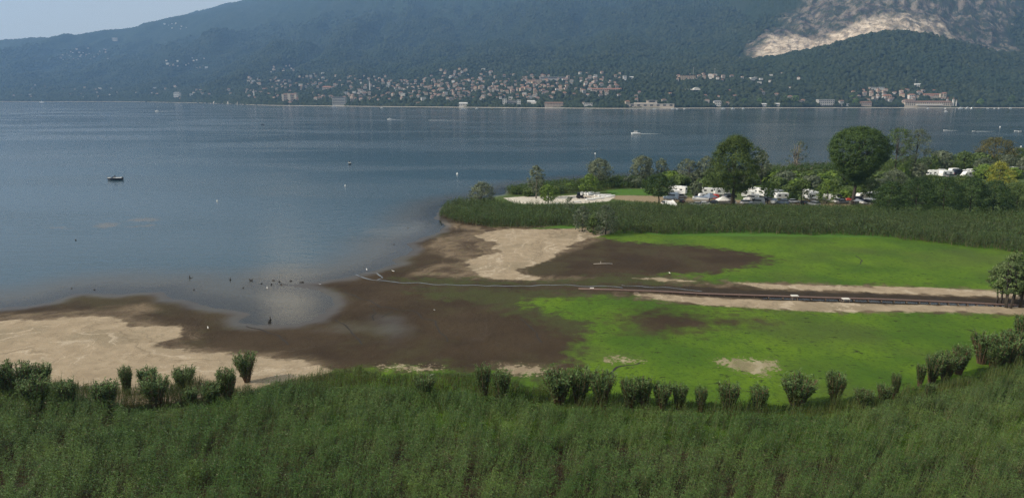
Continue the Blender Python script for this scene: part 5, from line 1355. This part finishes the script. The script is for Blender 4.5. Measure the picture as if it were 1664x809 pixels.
def caravan(L=5.4, W_=2.2):
    e = empty("caravan", (0, 0, 0))
    pr = [(-L / 2, .45), (-L / 2 - .05, 1.6), (-L / 2 + .25, 2.55), (L / 2 - .4, 2.6), (L / 2, 1.7), (L / 2 - .15, .45)]
    MB().loft([[(x, y, z) for x, z in pr] for y in (-W_ / 2, W_ / 2)]).obj("body", GEL, e, bevel=.05)
    for s in (-1, 1):
        for x in (-.27, .22): MB().box((L * x, s * (W_ / 2 + .01), 1.65), (1.0, .04, .6)).obj("window", GLASS, e)
    MB().box((L * -.02, -W_ / 2 - .012, 1.3), (.62, .03, 1.7)).obj("door", WHITEP, e)
    MB().poly([(L / 2 - .33, -.8, 2.45), (L / 2 - .33, .8, 2.45), (L / 2 + .02, .8, 1.75), (L / 2 + .02, -.8, 1.75)], [(3, 2, 1, 0)]).obj("front_window", GLASS, e)
    MB().tube([(L / 2 - .1, 0, .45), (L / 2 + 1.1, 0, .45)], .05, 5).obj("drawbar", BLK, e)
    MB().box((0, 0, 2.65), (.6, .6, .12)).obj("roof_hatch", WHITEP, e)
    wheels(e, (-.1,), W_ / 2 - .1)
    return e
def car(body, L=4.3, W_=1.75, van=False):
    e = empty("parked_car" if not van else "parked_van", (0, 0, 0)); h = 1.45 if not van else 2.0
    lo = [(-L / 2, .3), (-L / 2, .85), (-L * .42, .95), (L * .28, .95), (L / 2 - .05, .75), (L / 2, .3)]
    MB().loft([[(x, y, z) for x, z in lo] for y in (-W_ / 2, W_ / 2)]).obj("body", body, e, bevel=.05)
    c0 = -.44 if not van else -.49
    up_ = [(L * c0, .953), (L * (c0 + .06), h), (L * .08, h), (L * .24, .953)]
    MB().loft([[(x, y * (1 if z < 1 else .86), z) for x, z in up_] for y in (-W_ / 2 + .08, W_ / 2 - .08)]).obj("cabin", GLASS if not van else body, e, bevel=.03)
    MB().box((L * (c0 + .08 + (.08 - c0 - .08) / 2), 0, h + .01), (L * (.0 - c0) * .95, W_ * .78, .05)).obj("roof", body, e)
    if van:
        for s in (-1, 1): MB().box((0, s * (W_ / 2 - .115), 1.45), (L * .5, .06, .4)).obj("window", GLASS, e)
        MB().poly([(L * .10, -.6, h - .1), (L * .10, .6, h - .1), (L * .235, .65, 1.05), (L * .235, -.65, 1.05)], [(3, 2, 1, 0)]).obj("windshield", GLASS, e).location.x = .03
    for s in (-1, 1):
        MB().box((L / 2 - .02, s * W_ * .36, .68), (.1, .3, .14)).obj("headlight", WHITEP, e)
        MB().box((-L / 2 + .01, s * W_ * .38, .78), (.06, .2, .2)).obj("tail_light", REDP, e)
    wheels(e, (-L * .3, L * .31), W_ / 2 - .08, .31)
    return e
def trailer_boat(cov):
    e = empty("trailer_boat", (0, 0, 0)); h_ = hull(5.4, 1.95, .85, GEL if cov is not NAVY else NAVY, parent=e); h_.location.z = .75
    secs = []
    for k in range(6):
        f = k / 5; x = -2.5 + 4.7 * f; w_ = .95 * (1 - max(0, f - .5) ** 1.6 * 1.2); z = 1.66 + .35 * math.sin(f * 3.1) + f * .2
        secs.append([(x, -w_, 1.66 + .1 * f), (x, -w_ * .5, z), (x, w_ * .5, z), (x, w_, 1.66 + .1 * f)])
    MB().loft(secs).obj("cover", cov if cov is not NAVY else GEL, e)
    MB().box((0, 0, .5), (4.6, .12, .12)).box((-.8, 0, .5), (.12, 1.7, .12)).obj("trailer_frame", ALU, e)
    wheels(e, (-.8,), .9, .3)
    return e
def tent(m, w=4.6, d=4.0, h=2.9, name="party_tent"):
    e = empty(name, (0, 0, 0))
    MB().poly([(-w / 2, -d / 2, 1.7), (w / 2, -d / 2, 1.7), (w / 2, d / 2, 1.7), (-w / 2, d / 2, 1.7), (0, 0, h)], [(0, 1, 4), (1, 2, 4), (2, 3, 4), (3, 0, 4)]).obj("canopy", m, e)
    MB().box((0, d / 2 - .03, .85), (w * .96, .04, 1.68)).obj("side_wall", m, e)
    for sx in (-1, 1):
        for sy in (-1, 1): MB().tube([(sx * w * .48, sy * d * .47, 0), (sx * w * .48, sy * d * .47, 1.7)], .04, 5).obj("pole", ALU, e)
    return e
def sheet():
    e = empty("sun_sheet", (0, 0, 0)); V = []
    for j in range(7):
        for i in range(9):
            x, y = -2.4 + i * .6, -1.5 + j * .5
            V.append((x * (1 - .07 * j), y, 2.3 - .28 * (6 - j) * (.4 + .6 * i / 8) - .25 * math.sin(i / 8 * 3.14)))
    npobj("cloth", np.array(V), gridfaces(7, 9), CURT, e, smooth=True)
    for x, y, z in ((-2.4, -1.5, .9), (2.3, -1.5, .8), (-1.4, 1.5, 2.3), (1.4, 1.5, 2.3)): MB().tube([(x, y, 0), (x, y, z)], .04, 5).obj("pole", ALU, e)
    return e
def put(e, x, y, rz, lab, cat, group=None, s=1.0):
    X, Y = P(x, y, .35); e.location = (X, Y, .34); e.rotation_euler = (0, 0, rz); e.scale = (s,) * 3
    tag(e, lab, cat, group)
G1 = 'vehicles parked on the campsite'
put(motorhome(), 1100, 315, 2.6, 'white motorhome with overhanging cab, rear of the first camper group', 'motorhome', s=1.15)
put(car(BLUEP, van=True), 1090, 324, 2.9, 'blue grey van parked in front of the first white motorhome', 'van', s=1.35)
put(car(SILV, van=True), 1099, 322, 1.3, 'silver van squeezed behind the sagging white sheet', 'van', s=1.3)
put(sheet(), 1089, 336, .1, 'sagging white sun sheet on poles at the edge of the reeds', 'sun sheet', s=1.05)
put(car(NAVY), 1108, 329, 1.2, 'dark car right of the sagging white sheet', 'car', s=1.1)
put(caravan(), 1150, 315, 3.0, 'white caravan at the back of the second camper group', 'caravan', s=1.0)
put(car(BLK), 1138, 319, .2, 'black car beside the caravan of the second group', 'car', s=1.3)
put(tent(CANV, 4.5, 4.2, 3.4), 1153, 327, .5, 'silvery blue pointed tent at the front of the second group', 'tent', s=1.0)
put(trailer_boat(CANV), 1138, 328, 2.8, 'boat on a trailer under a grey cover beside the silvery tent', 'trailer boat', s=1.1)
put(car(SILV), 1130, 334, 2.8, 'low silver car nearest the reeds in the second group', 'car')
put(caravan(), 1172, 317, 3.14, 'long white caravan seen side on behind the white pointed tent', 'caravan', s=1.1)
put(car(NAVY), 1186, 321, .3, 'navy car between side on caravan and the tall poplar', 'car', s=1.2)
put(car(REDP, van=True), 1162, 323, 1.7, 'red van with white bonnet side left of the white pointed tent', 'van', s=1.0)
put(tent(CURT, 5.2, 3.4, 3.2), 1175, 332, .1, 'white pointed tent just left of the tall poplar trunk', 'tent')
put(car(WHITEP), 1187, 331, 2.9, 'white car tucked under the tall poplar', 'car')
put(motorhome(), 1230, 318, 2.3, 'white motorhome with dark windscreen right of the poplar trunk', 'motorhome', s=1.15)
put(car(GEL, van=True), 1221, 326, 2.5, 'white van standing in front of the dark windscreened motorhome', 'van', s=1.3)
put(car(SILV, van=True), 1229, 333, 3.0, 'silver grey van closest to the reeds right of the poplar', 'van', s=1.35)
put(motorhome(body=SILV), 1260, 319, 1.9, 'grey motorhome behind the bright small tree', 'motorhome', s=1.0)
put(trailer_boat(CANV), 1258, 331, 1.0, 'covered grey boat on trailer by the bright small tree', 'trailer boat', s=1.0)
put(car(BLUEP), 1270, 331, 2.6, 'blue grey car at the end of the grey motorhome group', 'car', s=1.25)
put(motorhome(), 1317, 325, 1.62 + 3.14, 'tall white motorhome facing the lake, standing alone mid camp', 'motorhome', s=1.3)
put(car(SILV), 1321, 334, 2.2, 'silver car in front of the tall lone motorhome', 'car', s=1.2)
put(car(BLK), 1307, 332, 1.5, 'black car at the side of the tall lone motorhome', 'car', s=1.05)
put(car(GEL), 1355, 329, 2.4, 'white estate car left of the big rounded tree trunk', 'car', s=1.25)
put(car(SILV), 1369, 330, .2, 'silver hatchback just left of the rounded tree trunk', 'car', s=1.05)
put(car(REDP), 1385, 326, 2.9, 'red car right of the rounded tree trunk', 'car', s=1.05)
put(car(NAVY, van=True), 1396, 329, .1, 'navy van with pale roof edge right of the red car', 'van', s=1.2)
put(trailer_boat(NAVY), 1415, 332, 2.6, 'navy and white boat on trailer at the corner of the dark tree row', 'trailer boat', s=1.15)
put(caravan(), 1419, 322, .4, 'white caravan half hidden behind the navy and white boat', 'caravan')
put(motorhome(), 1518, 286, 2.9, 'white motorhome, first of the back row by the lake', 'motorhome', s=1.05)
put(caravan(), 1537, 287, .2, 'long white caravan, second of the back row by the lake', 'caravan', s=1.2)
put(car(NAVY, van=True), 1558, 285, .1, 'dark van in the back row between white caravan and square camper', 'van', s=1.6)
put(motorhome(over=False), 1573, 288, 3.3, 'square white camper, fourth in the back row', 'motorhome', s=1.1)
put(caravan(), 1549, 281, .4, 'white caravan behind the dark van of the back row', 'caravan', s=1.0)
put(car(BLK, van=True), 1588, 286, .1, 'black van left of the yellow tree in the back row', 'van', s=1.5)
put(motorhome(), 1651, 283, 3.4, 'white motorhome right of the yellow tree at the picture edge', 'motorhome', s=1.35)
put(car(NAVY), 1660, 288, .2, 'dark car before the motorhome at the picture edge', 'car', s=1.4)
for x, y, rz, mk, s, lab, cat in [(1083, 332, .4, lambda: car(GEL), 1.0, 'white car at the outer end of the first group, nearest the round dark tree', 'car'), (1106, 321, .1, lambda: car(SILV), 1.1, 'silver car behind the dark car of the first group', 'car'),
        (1095, 318, 3.0, lambda: caravan(), .95, 'white caravan wedged between motorhome and blue grey van', 'caravan'), (1144, 323, .2, lambda: car(GEL, van=True), 1.1, 'white van between black car and silvery tent', 'van'), (1158, 331, 2.8, lambda: car(NAVY), 1.0, 'navy car in front of the silvery tent', 'car'),
        (1146, 333, .1, lambda: car(GEL), .95, 'white car by the reeds in front of the covered trailer boat', 'car'), (1179, 325, .2, lambda: car(SILV), 1.1, 'silver car behind the white pointed tent', 'car'), (1213, 331, .3, lambda: car(GEL), 1.1, 'white car right of the poplar trunk, closest to the reeds', 'car'),
        (1216, 320, 2.9, lambda: caravan(), 1.0, 'white caravan left of the dark windscreened motorhome', 'caravan'), (1238, 327, 2.9, lambda: car(NAVY), 1.1, 'navy car right of the white van by the motorhome', 'car'), (1250, 325, .2, lambda: car(SILV), 1.0, 'silver car left of the grey motorhome', 'car'),
        (1270, 323, .1, lambda: caravan(), .95, 'white caravan right of the grey motorhome', 'caravan'), (1290, 329, .2, lambda: car(GEL), 1.0, 'white car between blue grey car and the black one', 'car'), (1327, 329, .1, lambda: tent(CURT, 3.4, 3, 2.8), 1.0, 'cream pointed tent right of the tall lone motorhome', 'tent'),
        (1348, 326, 2.8, lambda: caravan(), .95, 'white caravan behind the white estate car', 'caravan'), (1362, 324, .2, lambda: car(BLK, van=True), 1.1, 'black van behind the silver hatchback', 'van'), (1392, 333, .1, lambda: tent(SILV, 3.6, 2.8, 2.5), 1.0, 'grey tent by the reeds right of the big rounded trunk', 'tent'),
        (1404, 331, 2.7, lambda: car(GEL), 1.0, 'white car left of the navy and white boat', 'car'), (1403, 324, .2, lambda: caravan(), 1.0, 'white caravan behind the navy van', 'caravan')]:
    put(mk(), x, y, rz, lab, cat, s=s)
for x, y, rz, mk, s, lab, cat in [(1505, 284, .1, lambda: car(NAVY), 1.2, 'dark car at the outer end of the back row', 'car'), (1527, 283, 3.0, lambda: car(GEL, van=True), 1.3, 'white van between the first two campers of the back row', 'van'),
        (1545, 288, .3, lambda: car(SILV), 1.2, 'silver car in front of the long caravan of the back row', 'car'), (1566, 284, .2, lambda: caravan(), 1.0, 'white caravan left of the square camper in the back row', 'caravan'),
        (1580, 283, 2.9, lambda: motorhome(), .95, 'white motorhome between square camper and black van', 'motorhome')]:
    put(mk(), x, y, rz, lab, cat, s=s)
# dinghies and kayaks
def dinghy(m=GEL, L=4.0, up=False):
    e = empty("dinghy", (0, 0, 0)); h_ = hull(L, L * .36, .5, m, parent=e)
    MB().box((-.3, 0, .45), (.3, L * .3, .06)).obj("thwart", WOODM, e)
    MB().box((-L * .47, 0, .4), (.1, L * .26, .3)).obj("transom", m, e)
    if up:                                     # propped on its side
        for c_ in list(e.children): c_.rotation_euler = (R(62), 0, 0)
        for c_ in bpy.data.objects:
            if c_.parent == e: c_.rotation_euler = (R(62), 0, 0); c_.location.z = .6
    return e
for i, (x, y, rz, up, lab) in enumerate([(945, 316, 1.2, 1, 'white sailing dinghy on its side, first of four at the top of the cove'), (951, 316, 1.3, 1, 'white dinghy on its side, second of four at the top of the cove'), (956.5, 316.5, 1.1, 1, 'white dinghy on its side, third of four at the top of the cove'), (960.5, 316, 1.0, 1, 'white dinghy on its side, fourth of four next to the lawn'),
        (968, 314.5, .3, 0, 'low white dinghy just right of the four tilted ones'), (973, 317.5, .2, 0, 'white rowing boat on the lawn edge, upper left of the scatter'), (979, 318.5, .3, 0, 'white rowing boat in the centre of the scatter'), (986, 317.5, .1, 0, 'biggest white boat of the scatter on the lawn'),
        (993, 319, .4, 0, 'white boat pointing out of the scatter towards the lawn'), (974, 322.5, .1, 0, 'white boat at the lower edge of the scatter'), (985, 320.5, -.2, 0, 'slim white boat below the biggest one'), (960, 324.5, .2, 0, 'white boat on the lower cove sand'), (938, 328.5, .1, 0, 'white boat hull by the reeds below the cove'), (905, 331.5, .3, 0, 'white boat near the bright round tree of the cove')]):
    put(dinghy(up=bool(up)), x, y, rz, lab, 'dinghy', 'white dinghies around the sandy cove', s=.95 if i < 12 else .7)
# tractor with launch trailer on the cove sand
e = empty("tractor", (0, 0, 0))
MB().box((.8, 0, 1.0), (1.7, .8, .8), taper=(.92, .85)).obj("bonnet", BLK, e)
MB().box((-.5, 0, 1.9), (1.3, 1.3, 1.2), taper=(.8, .85)).obj("cab", GLASS, e)
MB().box((-.5, 0, 2.55), (1.3, 1.3, .1)).obj("roof", NAVY, e)
for x_, r_ in ((1.2, .45), (-.6, .75)):
    for s in (-1, 1): MB().tube([(x_, s * .6, r_), (x_, s * .95, r_)], r_, 14).obj("wheel", BLK, e)
MB().tube([(1.1, .2, 1.3), (1.1, .2, 2.1)], .05, 6).obj("exhaust", BLK, e)
put(e, 942, 322, .3, 'dark tractor standing on the sand of the cove', 'tractor', s=.9)
e = empty("boat_trailer", (0, 0, 0))
MB().box((0, -.7, .5), (4, .1, .12)).box((0, .7, .5), (4, .1, .12)).box((-1.5, 0, .5), (.1, 1.4, .12)).box((1.2, 0, .5), (.1, 1.4, .12)).tube([(2, 0, .5), (3, 0, .5)], .05, 5).obj("trailer_frame", RUST, e)
wheels(e, (-.3,), .85, .3)
put(e, 953, 322, .1, 'empty red brown boat trailer right of the dark tractor', 'trailer')
# ================================================================ AIR
hb = MB().box((0, 4500, 745), (19500, 10600, 1500 + 20))
hm, t, b = mat("haze_air")
pv = N(t, 'VolumePrincipled')
pv.inputs['Color'].default_value = (.30, .56, 1.0, 1)
pv.inputs['Density'].default_value = HAZE
pv.inputs['Anisotropy'].default_value = 0.2
t.links.new(pv.outputs[0], t.nodes['Material Output'].inputs['Volume'])
t.nodes.remove(b)
haze = hb.obj("haze", hm)
tag(haze, kind='stuff')
